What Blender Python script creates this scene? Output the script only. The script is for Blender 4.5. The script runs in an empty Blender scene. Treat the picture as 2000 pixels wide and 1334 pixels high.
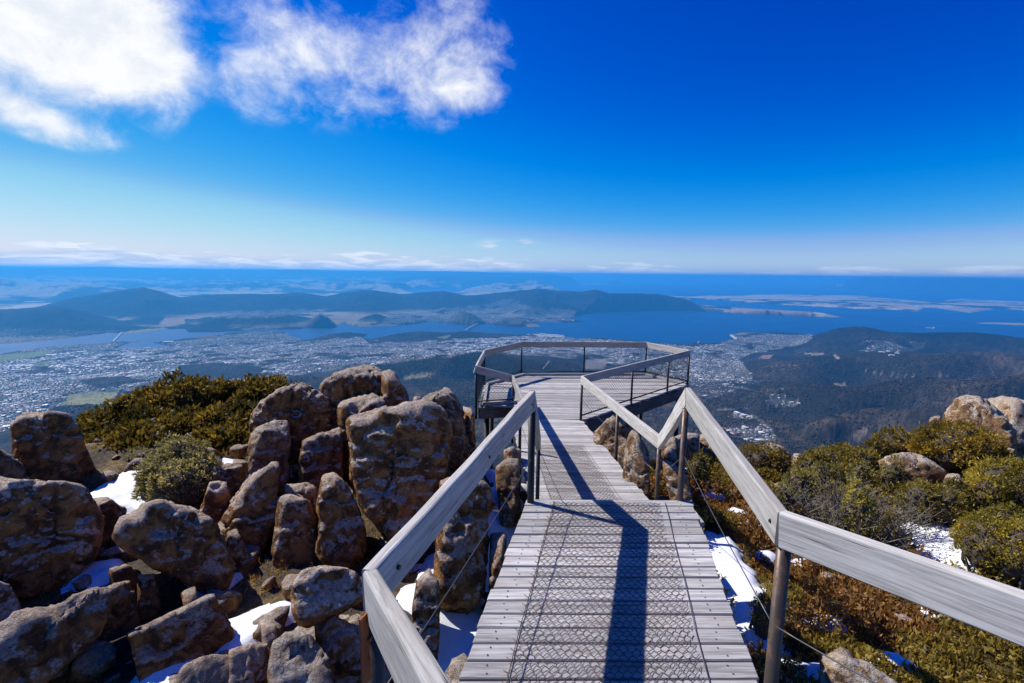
import bpy, math, random
import numpy as np
from mathutils import Matrix, Vector

sc = bpy.context.scene
COL = sc.collection
R = math.radians

# ------------------------------------------------------------------ camera
F, CX, CY = 944.0, 1000.0, 667.0            # photograph is 2000 x 1334
PITCH, ROLL, ZC = R(7.97), R(0.65), 2.0
_f = np.array([0, math.cos(PITCH), -math.sin(PITCH)])
_u0 = np.array([0, math.sin(PITCH), math.cos(PITCH)])
_r0 = np.array([1.0, 0, 0])
_r = _r0 * math.cos(ROLL) + _u0 * math.sin(ROLL)
_u = _u0 * math.cos(ROLL) - _r0 * math.sin(ROLL)
cam_d = bpy.data.cameras.new("camera")
cam_d.sensor_width = 36.0
cam_d.lens = F / 2000 * 36.0
cam_d.clip_start = 0.05
cam_d.clip_end = 600000.0
cam = bpy.data.objects.new("camera", cam_d)
COL.objects.link(cam)
mw = Matrix.Identity(4)
for i in range(3):
    mw[i][0], mw[i][1], mw[i][2] = _r[i], _u[i], -_f[i]
mw[2][3] = ZC
cam.matrix_world = mw
sc.camera = cam

# ------------------------------------------------------------------ sun direction (from the railing's shadow on the deck)
SUN_AZ, SUN_EL = R(-63.0), R(45.0)          # azimuth from +Y towards +X

# ------------------------------------------------------------------ render settings
vs = sc.view_settings
vs.view_transform = 'Standard'
vs.look = 'None'
vs.gamma = 1.0
vs.use_curve_mapping = False
vs.exposure = 0.3
sc.render.engine = 'CYCLES'
cy = sc.cycles
cy.use_denoising = True
cy.denoising_prefilter = 'ACCURATE'
cy.max_bounces = 6
cy.diffuse_bounces = 3
cy.glossy_bounces = 3
cy.transmission_bounces = 3
cy.transparent_max_bounces = 6
cy.volume_bounces = 3
cy.use_adaptive_sampling = False
cy.sample_clamp_indirect = 6.0


def ray(x, y):
    return _f + _r * ((x - CX) / F) - _u * ((y - CY) / F)


def onz(x, y, z):
    d = ray(x, y)
    return np.array([0, 0, ZC]) + d * ((z - ZC) / d[2])


def ony(x, y, Y):
    d = ray(x, y)
    return np.array([0, 0, ZC]) + d * (Y / d[1])


def azel(x, y):
    d = ray(x, y)
    return math.atan2(d[0], d[1]), math.atan2(d[2], math.hypot(d[0], d[1]))


def project(x, y, z):
    vz = z - ZC
    dep = x * _f[0] + y * _f[1] + vz * _f[2]
    dep = np.maximum(dep, 1e-6)
    return (CX + F * (x * _r[0] + y * _r[1] + vz * _r[2]) / dep,
            CY - F * (x * _u[0] + y * _u[1] + vz * _u[2]) / dep)


# ------------------------------------------------------------------ node helper
class NT:
    def __init__(self, tree):
        self.t = tree
        self.t.nodes.clear()

    def n(self, typ, **kw):
        nd = self.t.nodes.new(typ)
        for k, v in kw.items():
            setattr(nd, k, v)
        return nd

    def l(self, a, b):
        self.t.links.new(a, b)

    def put(self, sock, v):
        if v is None:
            return
        if isinstance(v, bpy.types.NodeSocket):
            self.l(v, sock)
        else:
            sock.default_value = v

    def m(self, op, a, b=None, c=None, clamp=False):
        nd = self.n('ShaderNodeMath', operation=op, use_clamp=clamp)
        self.put(nd.inputs[0], a)
        self.put(nd.inputs[1], b)
        self.put(nd.inputs[2], c)
        return nd.outputs[0]

    def vm(self, op, a, b=None, out=0):
        nd = self.n('ShaderNodeVectorMath', operation=op)
        self.put(nd.inputs[0], a)
        self.put(nd.inputs[1], b)
        return nd.outputs[out]

    def mix(self, fac, a, b, blend='MIX'):
        nd = self.n('ShaderNodeMix', data_type='RGBA', blend_type=blend)
        self.put(nd.inputs[0], fac)
        self.put(nd.inputs[6], a)
        self.put(nd.inputs[7], b)
        return nd.outputs[2]

    def noise(self, vec, scale, detail=4.0, rough=0.55, dist=0.0, out=0):
        nd = self.n('ShaderNodeTexNoise')
        self.put(nd.inputs['Vector'], vec)
        self.put(nd.inputs['Scale'], scale)
        nd.inputs['Detail'].default_value = detail
        nd.inputs['Roughness'].default_value = rough
        nd.inputs['Distortion'].default_value = dist
        return nd.outputs[out]

    def smooth(self, v, a, b, lo=0.0, hi=1.0):
        nd = self.n('ShaderNodeMapRange', interpolation_type='SMOOTHSTEP')
        self.put(nd.inputs[0], v)
        for i, x in zip((1, 2, 3, 4), (a, b, lo, hi)):
            nd.inputs[i].default_value = x
        return nd.outputs[0]

    def comb(self, x, y, z):
        nd = self.n('ShaderNodeCombineXYZ')
        for i, v in enumerate((x, y, z)):
            self.put(nd.inputs[i], v)
        return nd.outputs[0]

    def sep(self, v):
        nd = self.n('ShaderNodeSeparateXYZ')
        self.l(v, nd.inputs[0])
        return nd.outputs

    def mapping(self, v, scale=(1, 1, 1), loc=(0, 0, 0), rot=(0, 0, 0)):
        nd = self.n('ShaderNodeMapping')
        self.l(v, nd.inputs[0])
        nd.inputs['Scale'].default_value = scale
        nd.inputs['Location'].default_value = loc
        nd.inputs['Rotation'].default_value = rot
        return nd.outputs[0]


# ------------------------------------------------------------------ world: clear sky, sun to the left, clouds
world = bpy.data.worlds.new("World")
sc.world = world
world.use_nodes = True
w = NT(world.node_tree)
tc = w.n('ShaderNodeTexCoord')
dirv = tc.outputs['Generated']
sky = w.n('ShaderNodeTexSky', sky_type='NISHITA')
sky.sun_disc = False
sky.sun_elevation = SUN_EL
sky.sun_rotation = SUN_AZ
sky.altitude = 1270.0
sky.air_density = 1.0
sky.dust_density = 0.3
sky.ozone_density = 1.0
# colour response of the photograph's sky (deep polarised blue overhead, pale blue at the horizon)
crv = w.n('ShaderNodeRGBCurve')
for ci, pts in enumerate(([(0, 0), (.25, 0.0), (.37, .07), (.49, .29), (.708, .55), (1, .88)], [(0, 0), (.223, .075), (.381, .235), (.631, .505), (.712, .65), (1, .83)], [(0, 0), (.381, .55), (.546, .775), (.645, .845), (.93, .90), (1, .93)])):
    c_ = crv.mapping.curves[ci]
    c_.points[0].location = pts[0]
    c_.points[1].location = pts[-1]
    for p_ in pts[1:-1]:
        c_.points.new(*p_)
crv.mapping.update()
w.l(w.vm('SCALE', sky.outputs[0]), crv.inputs['Color'])
crv.inputs['Color'].links[0].from_node.inputs['Scale'].default_value = 0.1
sk10 = w.vm('SCALE', crv.outputs[0])
sk10.node.inputs['Scale'].default_value = 10.0
dx, dy, dz = w.sep(dirv)
az = w.m('ARCTAN2', dx, dy)
el = w.m('ARCSINE', w.m('MINIMUM', w.m('MAXIMUM', dz, -1.0), 1.0))


def lobe(px, py, sx, sy, amp, rot=0.0):
    a0, e0 = azel(px, py)
    a = w.m('SUBTRACT', az, a0)
    e = w.m('SUBTRACT', el, e0)
    if rot:
        c, s = math.cos(rot), math.sin(rot)
        a, e = (w.m('ADD', w.m('MULTIPLY', a, c), w.m('MULTIPLY', e, s)),
                w.m('SUBTRACT', w.m('MULTIPLY', e, c), w.m('MULTIPLY', a, s)))
    a = w.m('DIVIDE', a, R(sx))
    e = w.m('DIVIDE', e, R(sy))
    q = w.m('ADD', w.m('MULTIPLY', a, a), w.m('MULTIPLY', e, e))
    return w.m('MULTIPLY', w.m('EXPONENT', w.m('MULTIPLY', q, -1.0)), amp)


def add(*v):
    s = v[0]
    for x in v[1:]:
        s = w.m('ADD', s, x)
    return s


# high clouds live on a plane overhead
zz = w.m('MAXIMUM', dz, 0.06)
pl = w.comb(w.m('DIVIDE', dx, zz), w.m('DIVIDE', dy, zz), 0.0)
n_big = w.noise(w.mapping(dirv, scale=(1, 1, 1.35)), 6.5, 9.0, 0.58, 0.5)
n_fine = w.noise(w.mapping(dirv, loc=(7.3, 2.1, 4.0), scale=(1, 1, 1.2)), 16.0, 10.0, 0.645, 0.3)
nn = w.m('ADD', w.m('MULTIPLY', w.m('SUBTRACT', n_big, 0.5), 1.3), w.m('MULTIPLY', w.m('SUBTRACT', n_fine, 0.5), 1.0))
lob = add(lobe(40, -60, 14, 6.5, 0.90), lobe(230, 80, 7.5, 4.6, 0.66), lobe(50, 90, 8, 3.2, 0.36), lobe(310, 150, 4, 2.4, 0.24),
          lobe(660, 130, 8.5, 4.6, 0.47, R(6)), lobe(860, 75, 5.0, 6.0, 0.44), lobe(890, 180, 5, 2.4, 0.34), lobe(395, 90, 2.6, 6.5, -0.55), lobe(960, 100, 3, 2, 0.20),
          lobe(95, 245, 3.6, 1.2, 0.42, R(-14)), lobe(10, 200, 2.8, 1.5, 0.40))
far_patch = w.smooth(w.noise(w.mapping(pl, loc=(31.0, 9.0, 0.0)), 0.22, 3.0, 0.5), 0.60, 0.72, 0.0, 0.35)
behind = w.smooth(dy, 0.25, -0.1)
lob = add(lob, w.m('MULTIPLY', far_patch, behind))
a_hi = w.smooth(w.m('ADD', lob, nn), 0.02, 0.98)
a_hi = w.m('MULTIPLY', a_hi, w.smooth(lob, 0.06, 0.20))
a_hi = w.m('MULTIPLY', a_hi, w.smooth(dz, 0.05, 0.10))

# low cumulus banks along the horizon
vec_lo = w.comb(w.m('MULTIPLY', az, 14.0), w.m('MULTIPLY', el, 95.0), 0.0)
n_lo = w.noise(vec_lo, 1.0, 7.0, 0.56, 0.4)
n_cov = w.noise(w.comb(w.m('MULTIPLY', az, 6.0), 3.7, 0.0), 1.0, 3.0, 0.5)
top = w.m('ADD', R(0.75), w.m('MULTIPLY', w.m('SUBTRACT', n_cov, 0.36), R(3.6)))
left_w = w.smooth(az, R(30), R(-30), 0.0, 1.0)
top = w.m('ADD', top, w.m('MULTIPLY', left_w, R(0.95)))
hfrac = w.m('DIVIDE', w.m('SUBTRACT', top, el), R(1.2))
base_f = w.smooth(el, R(-0.9), R(0.2))
cl = w.m('ADD', w.m('MULTIPLY', hfrac, 0.60), w.m('MULTIPLY', w.m('SUBTRACT', n_lo, 0.5), 1.5))
a_lo = w.m('MULTIPLY', w.smooth(cl, 0.10, 0.48), base_f)
a_lo = w.m('MULTIPLY', a_lo, w.m('ADD', 0.45, w.m('MULTIPLY', left_w, 0.45)))
wisp = add(lobe(962, 478, 1.4, 0.45, 0.55), lobe(1026, 472, 0.9, 0.25, 0.40))
a_w = w.m('MULTIPLY', w.m('MULTIPLY', wisp, 1.0), w.smooth(n_lo, 0.35, 0.6))
a_lo = w.m('MAXIMUM', a_lo, a_w)
SKYK = 0.080
cl_col = w.mix(w.smooth(n_fine, 0.35, 0.65), (8.4, 8.8, 9.5, 1), (10.2, 10.3, 10.5, 1))
c1 = w.mix(a_lo, sk10, w.mix(w.smooth(n_lo, 0.42, 0.6), (6.4, 7.3, 8.6, 1), (10.0, 10.2, 10.5, 1)))
c2 = w.mix(a_hi, c1, cl_col)
bg = w.n('ShaderNodeBackground')
bg.inputs['Strength'].default_value = SKYK
w.l(c2, bg.inputs['Color'])
wo = w.n('ShaderNodeOutputWorld')
w.l(bg.outputs[0], wo.inputs['Surface'])

# ------------------------------------------------------------------ sun
sun_d = bpy.data.lights.new("sun", 'SUN')
sun_d.energy = 4.8
sun_d.angle = R(0.53)
sun_d.color = (1.0, 0.955, 0.88)
sun = bpy.data.objects.new("sun", sun_d)
sdir = Vector((math.sin(SUN_AZ) * math.cos(SUN_EL), math.cos(SUN_AZ) * math.cos(SUN_EL), math.sin(SUN_EL)))
sun.rotation_euler = sdir.to_track_quat('Z', 'Y').to_euler()
sun.location = (-8, 4, 12)
COL.objects.link(sun)


# ------------------------------------------------------------------ mesh helpers
def tag(o, label=None, cat=None, group=None, kind=None):
    if label: o["label"] = label
    if cat: o["category"] = cat
    if group: o["group"] = group
    if kind: o["kind"] = kind
    return o


def np_mesh(name, verts, faces, mat=None, smooth=False, col=None, colname="Col"):
    """faces: (n,3) or (n,4) int array."""
    verts = np.ascontiguousarray(verts, dtype=np.float32)
    faces = np.ascontiguousarray(faces, dtype=np.int32)
    k = faces.shape[1]
    me = bpy.data.meshes.new(name)
    me.vertices.add(len(verts))
    me.vertices.foreach_set("co", verts.ravel())
    me.loops.add(faces.size)
    me.loops.foreach_set("vertex_index", faces.ravel())
    me.polygons.add(len(faces))
    me.polygons.foreach_set("loop_start", np.arange(0, faces.size, k, dtype=np.int32))
    if smooth:
        me.polygons.foreach_set("use_smooth", np.ones(len(faces), dtype=bool))
    if col is not None:
        at = me.attributes.new(colname, 'FLOAT_COLOR', 'POINT')
        c = np.ones((len(verts), 4), np.float32)
        c[:, :col.shape[1]] = col
        at.data.foreach_set("color", c.ravel())
    me.update(calc_edges=True)
    if mat: me.materials.append(mat)
    return me


def link(name, me, parent=None):
    o = bpy.data.objects.new(name, me)
    COL.objects.link(o)
    if parent is not None: o.parent = parent
    return o


def empty(name, loc=(0, 0, 0)):
    o = bpy.data.objects.new(name, None)
    o.location = loc
    o.empty_display_size = 0.2
    COL.objects.link(o)
    return o


class MB:
    """collects polygons; quads and triangles."""
    def __init__(self):
        self.v, self.f = [], []

    def hexa(self, c8):
        b = len(self.v)
        self.v += [tuple(map(float, p)) for p in c8]
        for q in ((0, 3, 2, 1), (4, 5, 6, 7), (0, 1, 5, 4), (1, 2, 6, 5), (2, 3, 7, 6), (3, 0, 4, 7)):
            self.f.append(tuple(b + i for i in q))

    def box(self, x0, x1, y0, y1, z0, z1):
        self.hexa([(x0, y0, z0), (x1, y0, z0), (x1, y1, z0), (x0, y1, z0), (x0, y0, z1), (x1, y0, z1), (x1, y1, z1), (x0, y1, z1)])

    def tube(self, pts, rad, n=8, cap=True):
        pts = [Vector(map(float, p)) for p in pts]
        b = len(self.v)
        for i, p in enumerate(pts):
            t = (pts[min(i + 1, len(pts) - 1)] - pts[max(i - 1, 0)]).normalized()
            a = t.cross(Vector((0, 0, 1)))
            if a.length < 1e-3: a = t.cross(Vector((1, 0, 0)))
            a.normalize()
            c = t.cross(a)
            rr = rad[i] if isinstance(rad, (list, tuple)) else rad
            for k in range(n):
                th = 2 * math.pi * k / n
                self.v.append(tuple(p + (a * math.cos(th) + c * math.sin(th)) * rr))
        for i in range(len(pts) - 1):
            for k in range(n):
                k2 = (k + 1) % n
                self.f.append((b + i * n + k, b + i * n + k2, b + (i + 1) * n + k2, b + (i + 1) * n + k))
        if cap:
            self.f.append(tuple(b + k for k in range(n))[::-1])
            self.f.append(tuple(b + (len(pts) - 1) * n + k for k in range(n)))

    def mesh(self, name, mat=None, smooth=False, bevel=0.0, seg=2):
        me = bpy.data.meshes.new(name)
        me.from_pydata(self.v, [], self.f)
        if bevel > 0:
            import bmesh
            bm = bmesh.new()
            bm.from_mesh(me)
            bmesh.ops.recalc_face_normals(bm, faces=bm.faces)
            bmesh.ops.bevel(bm, geom=list(bm.edges), offset=bevel, segments=seg, affect='EDGES', clamp_overlap=True)
            bm.to_mesh(me)
            bm.free()
        if smooth:
            me.polygons.foreach_set("use_smooth", np.ones(len(me.polygons), dtype=bool))
        me.update()
        if mat: me.materials.append(mat)
        return me

    def build(self, name, mat=None, parent=None, **k):
        return link(name, self.mesh(name, mat, **k), parent)


# ------------------------------------------------------------------ numpy value noise
def _hash(ix, iy, iz, seed):
    h = (ix.astype(np.uint32) * np.uint32(374761393) + iy.astype(np.uint32) * np.uint32(668265263)
         + iz.astype(np.uint32) * np.uint32(2147483647 & 0x9E3779B1) + np.uint32((seed * 1274126177) & 0xFFFFFFFF))
    h = (h ^ (h >> np.uint32(13))) * np.uint32(1274126177)
    h = h ^ (h >> np.uint32(16))
    h = h * np.uint32(2246822519)
    h = h ^ (h >> np.uint32(15))
    return h.astype(np.float64) / 4294967295.0


def vnoise(x, y, z=None, seed=0):
    x = np.asarray(x, float); y = np.asarray(y, float)
    fx, fy = np.floor(x), np.floor(y)
    ux, uy = x - fx, y - fy
    ux = ux * ux * (3 - 2 * ux); uy = uy * uy * (3 - 2 * uy)
    ix, iy = fx.astype(np.int64), fy.astype(np.int64)
    if z is None:
        iz = np.zeros_like(ix)
        h = lambda a, b: _hash(ix + a, iy + b, iz, seed)
        a = h(0, 0) * (1 - ux) + h(1, 0) * ux
        b = h(0, 1) * (1 - ux) + h(1, 1) * ux
        return a * (1 - uy) + b * uy
    z = np.asarray(z, float)
    fz = np.floor(z); uz = z - fz; uz = uz * uz * (3 - 2 * uz); iz = fz.astype(np.int64)
    r_ = []
    for c in (0, 1):
        h = lambda a, b: _hash(ix + a, iy + b, iz + c, seed)
        a = h(0, 0) * (1 - ux) + h(1, 0) * ux
        b = h(0, 1) * (1 - ux) + h(1, 1) * ux
        r_.append(a * (1 - uy) + b * uy)
    return r_[0] * (1 - uz) + r_[1] * uz


def fbm(x, y, z=None, octv=4, seed=0, gain=0.5, ridged=False):
    s = 0.0; a = 1.0; t = 0.0
    for o in range(octv):
        k = 2.03 ** o
        n = vnoise(x * k + 17.3 * o, y * k - 9.1 * o, None if z is None else z * k + 4.7 * o, seed + o * 11)
        if ridged: n = 1 - np.abs(2 * n - 1)
        s = s + n * a; t += a; a *= gain
    return s / t


def sstep(v, a, b):
    t = np.clip((v - a) / (b - a), 0, 1)
    return t * t * (3 - 2 * t)


def inpoly(px, py, poly):
    ins = np.zeros(px.shape, bool)
    n = len(poly)
    j = n - 1
    for i in range(n):
        xi, yi = poly[i]; xj, yj = poly[j]
        if yi != yj:
            c = ((yi > py) != (yj > py)) & (px < (xj - xi) * (py - yi) / (yj - yi) + xi)
            ins ^= c
        j = i
    return ins
# ================================================================== far landscape
SEA0 = -1268.0


def zsea(r):
    return SEA0 + r * 0


def Z1(*p): return [(x * .35, 440 + y * .35) for x, y in p]
def Z2(*p): return [(700 + x * .35, 440 + y * .35) for x, y in p]
def Z3(*p): return [(1300 + x * .35, 440 + y * .35) for x, y in p]


near_shore = ([(-2600, 900), (-900, 745), (-300, 708)] + Z1((0, 722), (200, 690), (400, 672), (600, 655), (800, 640), (700, 664), (640, 690), (720, 692), (800, 682), (900, 684), (980, 680), (850, 657), (1000, 640),
              (1200, 610), (1400, 596), (1600, 600), (1640, 630), (1720, 645), (1780, 625), (1850, 605), (1930, 598)) +
              Z2((0, 605), (50, 610), (20, 628), (60, 640), (100, 635), (300, 607), (500, 605), (600, 590), (750, 605), (900, 612), (1000, 605), (1150, 614), (1160, 626), (1220, 640),
                 (1300, 628), (1480, 640), (1600, 655), (1850, 667)) + [(1358, 668), (1370, 672)] +
              Z3((280, 660), (390, 637), (345, 612), (420, 602), (700, 602)) + [(1600, 656), (1650, 664), (1750, 670), (1900, 678), (2000, 684), (2600, 712), (4500, 780)])
far_shore = ([(4500, 690), (2600, 626)] + Z3((2000, 475), (1850, 466), (1700, 490), (1500, 462), (1440, 461), (1400, 483), (1240, 470), (1080, 467), (820, 452), (500, 435), (300, 415), (130, 412), (165, 440), (300, 455)) +
             [(1601, 611), (1646, 620)] + Z3((860, 512), (700, 502), (500, 498), (300, 485), (0, 475)) +
             Z2((1350, 480), (1230, 500), (1180, 525), (1260, 540), (1180, 545), (980, 540), (1020, 567), (870, 570), (750, 553), (700, 550), (650, 558), (540, 550), (400, 535), (370, 545), (200, 560), (0, 567)) +
             Z1((1980, 565), (1920, 545), (1870, 572), (1700, 574), (1680, 582), (1450, 582), (1350, 590), (1200, 598), (1050, 598), (1030, 577), (930, 580), (780, 600), (700, 605), (600, 600), (300, 640), (0, 665)) +
             [(-300, 690), (-900, 715), (-2600, 830)])
W1 = near_shore + far_shore
W2 = [(1050, 566), (1150, 572), (1345, 580), (1384, 578), (1450, 578), (1468, 576), (1615, 576), (1685, 578), (1748, 585), (1825, 590), (1874, 584), (2000, 589), (2600, 604), (4500, 650),
      (4500, 612), (2600, 586), (2000, 574), (1800, 570), (1685, 566), (1545, 560), (1405, 554), (1300, 551), (1190, 556), (1085, 558), (1053, 560)]
W3 = [(770, 569), (800, 565), (900, 563), (1000, 561), (1040, 564), (950, 570), (880, 574), (840, 576)]
W4 = [(1095, 545), (1160, 541.5), (1260, 542), (1400, 544.5), (1560, 549), (1300, 547.5), (1150, 547)]
ISL = [(1902, 631), (1940, 630), (2010, 632), (2400, 640), (2400, 644), (2010, 636), (1960, 634)]


def ridge_prof(t):
    return np.exp(-1.35 * t * t)


RIDGES = [  # crest in the photograph, distance (m), front width, back width
    ([(-1500, 515), (0, 522), (100, 523.5), (215, 521.5), (290, 524), (420, 527), (560, 526.3), (720, 530), (850, 529.5), (960, 532.3), (1060, 535), (1120, 540)], 56000, 8000, 9000),
    ([(-1500, 530), (0, 539), (120, 543), (250, 545), (400, 548), (560, 545), (700, 544), (830, 540), (950, 540), (1050, 545), (1120, 552)], 47000, 6000, 6000),
    ([(-900, 545), (0, 551), (100, 549), (230, 553), (350, 557), (480, 551), (600, 554), (700, 550), (800, 553), (900, 549), (1000, 552), (1080, 556)], 36000, 4000, 4000),
    ([(1200, 546), (1300, 535.8), (1360, 538.5), (1400, 537.0), (1440, 536.5), (1500, 540.5), (1545, 546)], 66000, 6000, 6000),
    ([(1500, 549), (1560, 541), (1650, 539.3), (1740, 542), (1800, 544), (1880, 542.5), (2000, 545.5), (2600, 556)], 62000, 8000, 6000),
    ([(-900, 552), (0, 545), (30, 549), (60, 553), (90, 558)], 32000, 3000, 4000),
    ([(-900, 560), (0, 568), (70, 560), (122, 557), (200, 560), (260, 565), (330, 577)], 30000, 3500, 4000),
    ([(60, 603), (140, 584), (200, 575), (245, 566), (280, 561), (310, 567), (350, 580), (420, 576), (490, 574), (595, 573), (637, 580), (700, 568), (728, 566), (787, 576), (868, 569), (910, 578), (952, 575), (1004, 569), (1050, 564), (1085, 568), (1137, 571), (1165, 566), (1190, 573), (1242, 573), (1288, 576), (1330, 583), (1358, 594)], 18500, 2500, 2800),
    ([(-900, 615), (-400, 600), (0, 608), (70, 603), (122, 600), (175, 611), (245, 636)], 14500, 1300, 2000),
    ([(380, 640), (400, 628), (470, 617), (560, 613), (600, 623), (640, 640)], 12900, 700, 900),
    ([(590, 641), (612, 622), (625, 613), (640, 620), (660, 641)], 12000, 260, 350),
    ([(685, 636), (715, 620), (735, 615), (770, 624), (835, 632)], 12500, 350, 500),
    ([(868, 630), (888, 612), (903, 606), (925, 612), (952, 631)], 12700, 350, 450),
    ([(958, 633), (985, 622), (1010, 623), (1060, 638)], 12100, 220, 300),
    ([(985, 612), (1030, 597), (1060, 589), (1100, 593), (1135, 606)], 15500, 800, 900),
    ([(715, 664), (760, 655), (820, 650), (875, 648), (910, 646), (960, 658)], 9700, 400, 350),
    ([(1400, 609), (1440, 604.5), (1500, 604), (1560, 606), (1590, 613)], 18700, 700, 500),
    ([(1540, 676), (1597, 654), (1640, 643), (1688, 639), (1737, 647), (1825, 650), (1895, 652), (2000, 661), (2300, 676), (4500, 760)], 10500, 1500, 700),
    ([(1440, 720), (1560, 702), (1700, 692), (1850, 690), (2000, 698), (2300, 715)], 6600, 900, 900),
    ([(1420, 790), (1500, 760), (1600, 752), (1720, 758), (1850, 748), (2000, 735), (2300, 745)], 4500, 550, 800),
    ([(1480, 850), (1620, 815), (1750, 802), (1900, 788), (2300, 790)], 3400, 350, 500),
    ([(630, 748), (700, 716), (805, 701), (889, 689), (931, 688), (1015, 700), (1100, 712), (1200, 738)], 5400, 750, 600),
    ([(-900, 990), (-300, 900), (0, 864), (100, 815), (200, 792), (300, 767), (420, 748), (560, 746), (640, 742)], 4200, 600, 500),
]

# grid in azimuth and distance, about one picture element per cell inside the view
azg = np.concatenate([np.linspace(-80, -51, 40)[:-1], np.linspace(-51, 51, 850), np.linspace(51, 80, 40)[1:]])
azg = np.radians(azg)
rows = [np.geomspace(13, 1600, 40)[:-1]]
rows.append(np.geomspace(1600, 16000, 320)[:-1])
rows.append(np.geomspace(16000, 26000, 60)[:-1])
rows.append(np.geomspace(26000, 75000, 70))
rg = np.concatenate(rows)
AZ, RR = np.meshgrid(azg, rg)
TX, TY = RR * np.sin(AZ), RR * np.cos(AZ)
PXS, PYS = project(TX, TY, zsea(RR))
water = inpoly(PXS, PYS, W1) | inpoly(PXS, PYS, W2) | inpoly(PXS, PYS, W3) | inpoly(PXS, PYS, W4)
water &= ~inpoly(PXS, PYS, ISL)
water &= RR > 5000


def blur(a, n):
    for ax in (0, 1):
        c = a.copy()
        for k in range(1, n + 1):
            for s in (-k, k):
                b = np.roll(a, s, axis=ax)
                c += b
        a = c / (2 * n + 1)
    return a


shore = np.clip(blur((~water).astype(float), 3) * 2 - 1, 0, 1)
wob = fbm(TX / 900, TY / 900, octv=4, seed=3)
low = 4 + 34 * sstep(shore, 0.0, 1.0) * (0.3 + wob)
low += 40 * sstep(RR, 15000, 30000) * fbm(TX / 3000, TY / 3000, octv=4, seed=9)
# the mountain itself, from the summit down to the foothills
mp_r = [0, 13, 30, 60, 120, 500, 1000, 2000, 3000, 4500, 6000, 8000, 9500]
mp_z = [1266, 1262, 1243, 1218, 1180, 900, 690, 462, 325, 190, 100, 38, 4]
mount = np.interp(RR, mp_r, mp_z)
gul = fbm(TX / 700 + 3.1, TY / 700, octv=5, seed=21, ridged=True) - 0.55
mount = mount + gul * np.interp(RR, [0, 150, 1500, 3000, 8000, 9500], [0, 6, 90, 170, 90, 0])
hill = np.zeros_like(RR)
det = fbm(TX / 1500, TY / 1500, octv=5, seed=5, ridged=True)
det2 = fbm(TX / 500, TY / 500, octv=4, seed=15, ridged=True)
for pts, dist, wf, wb in RIDGES:
    a_, h_ = [], []
    for (px, py) in pts:
        A, E_ = azel(px, py)
        a_.append(A)
        h_.append(max(0.0, dist * math.tan(E_) + ZC - zsea(dist)))
    tp_ = 0.11 if dist < 7000 else 0.025
    a_ = [a_[0] - tp_, a_[0] - tp_ * 0.4] + a_ + [a_[-1] + tp_ * 0.4, a_[-1] + tp_]
    h_ = [0, h_[0] * 0.55] + h_ + [h_[-1] * 0.55, 0]
    H = np.interp(azg, a_, h_)[None, :]
    rc = dist * (1 + 0.02 * np.sin(azg * 37 + dist * 0.01))[None, :]
    t = np.where(RR < rc, (rc - RR) / wf, (RR - rc) / wb)
    p = ridge_prof(t)
    mod = 1 + (det - 0.62) * 1.1 * np.clip(t, 0, 1) + (det2 - 0.62) * 0.35 * np.clip(t, 0, 1)
    hill = np.maximum(hill, H * p * np.clip(mod, 0.2, 1.6))
land = np.maximum(low, mount)
land = np.maximum(land, hill) + 0.15 * np.minimum(land, hill) * 0
land = np.where(water, -25.0, np.maximum(land, 3.0))
land *= 1
TZ = zsea(RR) + land
PX, PY = project(TX, TY, TZ)

U1 = [(-1500, 1050), (-1500, 770), (0, 694), (70, 682), (210, 671), (350, 666), (490, 650), (560, 651), (602, 667), (700, 655), (720, 667), (800, 668), (930, 664), (1015, 655), (1100, 658), (1218, 665), (1347, 674), (1398, 672), (1440, 655), (1590, 652),
      (1580, 668), (1440, 700), (1475, 742), (1347, 752), (1225, 715), (1137, 703), (1015, 692), (931, 690), (805, 703), (700, 716), (560, 737), (470, 747), (315, 754), (210, 768), (105, 797), (0, 848)]
U_DARK = [[(350, 715), (430, 709), (507, 719), (520, 737), (420, 742), (350, 735)], [(720, 664), (800, 650), (875, 647), (945, 650), (935, 662), (800, 667)], [(150, 745), (230, 735), (300, 745), (200, 760)],
          [(650, 656), (700, 648), (715, 655), (680, 662)]]
U2 = [(740, 630), (760, 612), (860, 603), (930, 596), (1000, 585), (1040, 600), (1130, 606), (1160, 601), (1400, 601), (1420, 609), (1172, 609), (1130, 616), (1113, 629), (1043, 629), (960, 632), (890, 631), (830, 629)]
U3 = [(413, 622), (420, 612), (540, 604), (602, 606), (600, 615), (480, 622)]
U4 = [(0, 673), (0, 640), (120, 645), (245, 648), (200, 656), (105, 665)]
U5 = [(1660, 683), (1680, 668), (1740, 660), (1810, 668), (1800, 683), (1730, 690)]
U6 = [(1490, 792), (1500, 770), (1540, 773), (1568, 786), (1550, 797)]
U7 = [(1410, 835), (1420, 806), (1470, 810), (1512, 840), (1520, 866), (1480, 870), (1440, 855)]
U8 = [(1340, 800), (1347, 750), (1440, 742), (1500, 745), (1420, 768)]
URB = [(U1, 1.0), (U2, 0.7), (U3, 0.6), (U4, 0.35), (U5, 0.45), (U6, 0.7), (U7, 0.7), (U8, 0.35)]


def urban_mask(px, py, x, y):
    u = np.zeros(px.shape)
    jx = (fbm(x / 350, y / 350, octv=3, seed=77) - 0.5) * 16
    jy = (fbm(x / 350 + 50, y / 350, octv=3, seed=78) - 0.5) * 10
    for poly, k in URB:
        u = np.maximum(u, inpoly(px + jx, py + jy, poly) * k)
    for poly in U_DARK:
        u[inpoly(px + jx, py + jy, poly)] = 0
    g = fbm(x / 260, y / 260, octv=3, seed=31)
    u = u * sstep(g, 0.28, 0.42)
    return u


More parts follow.
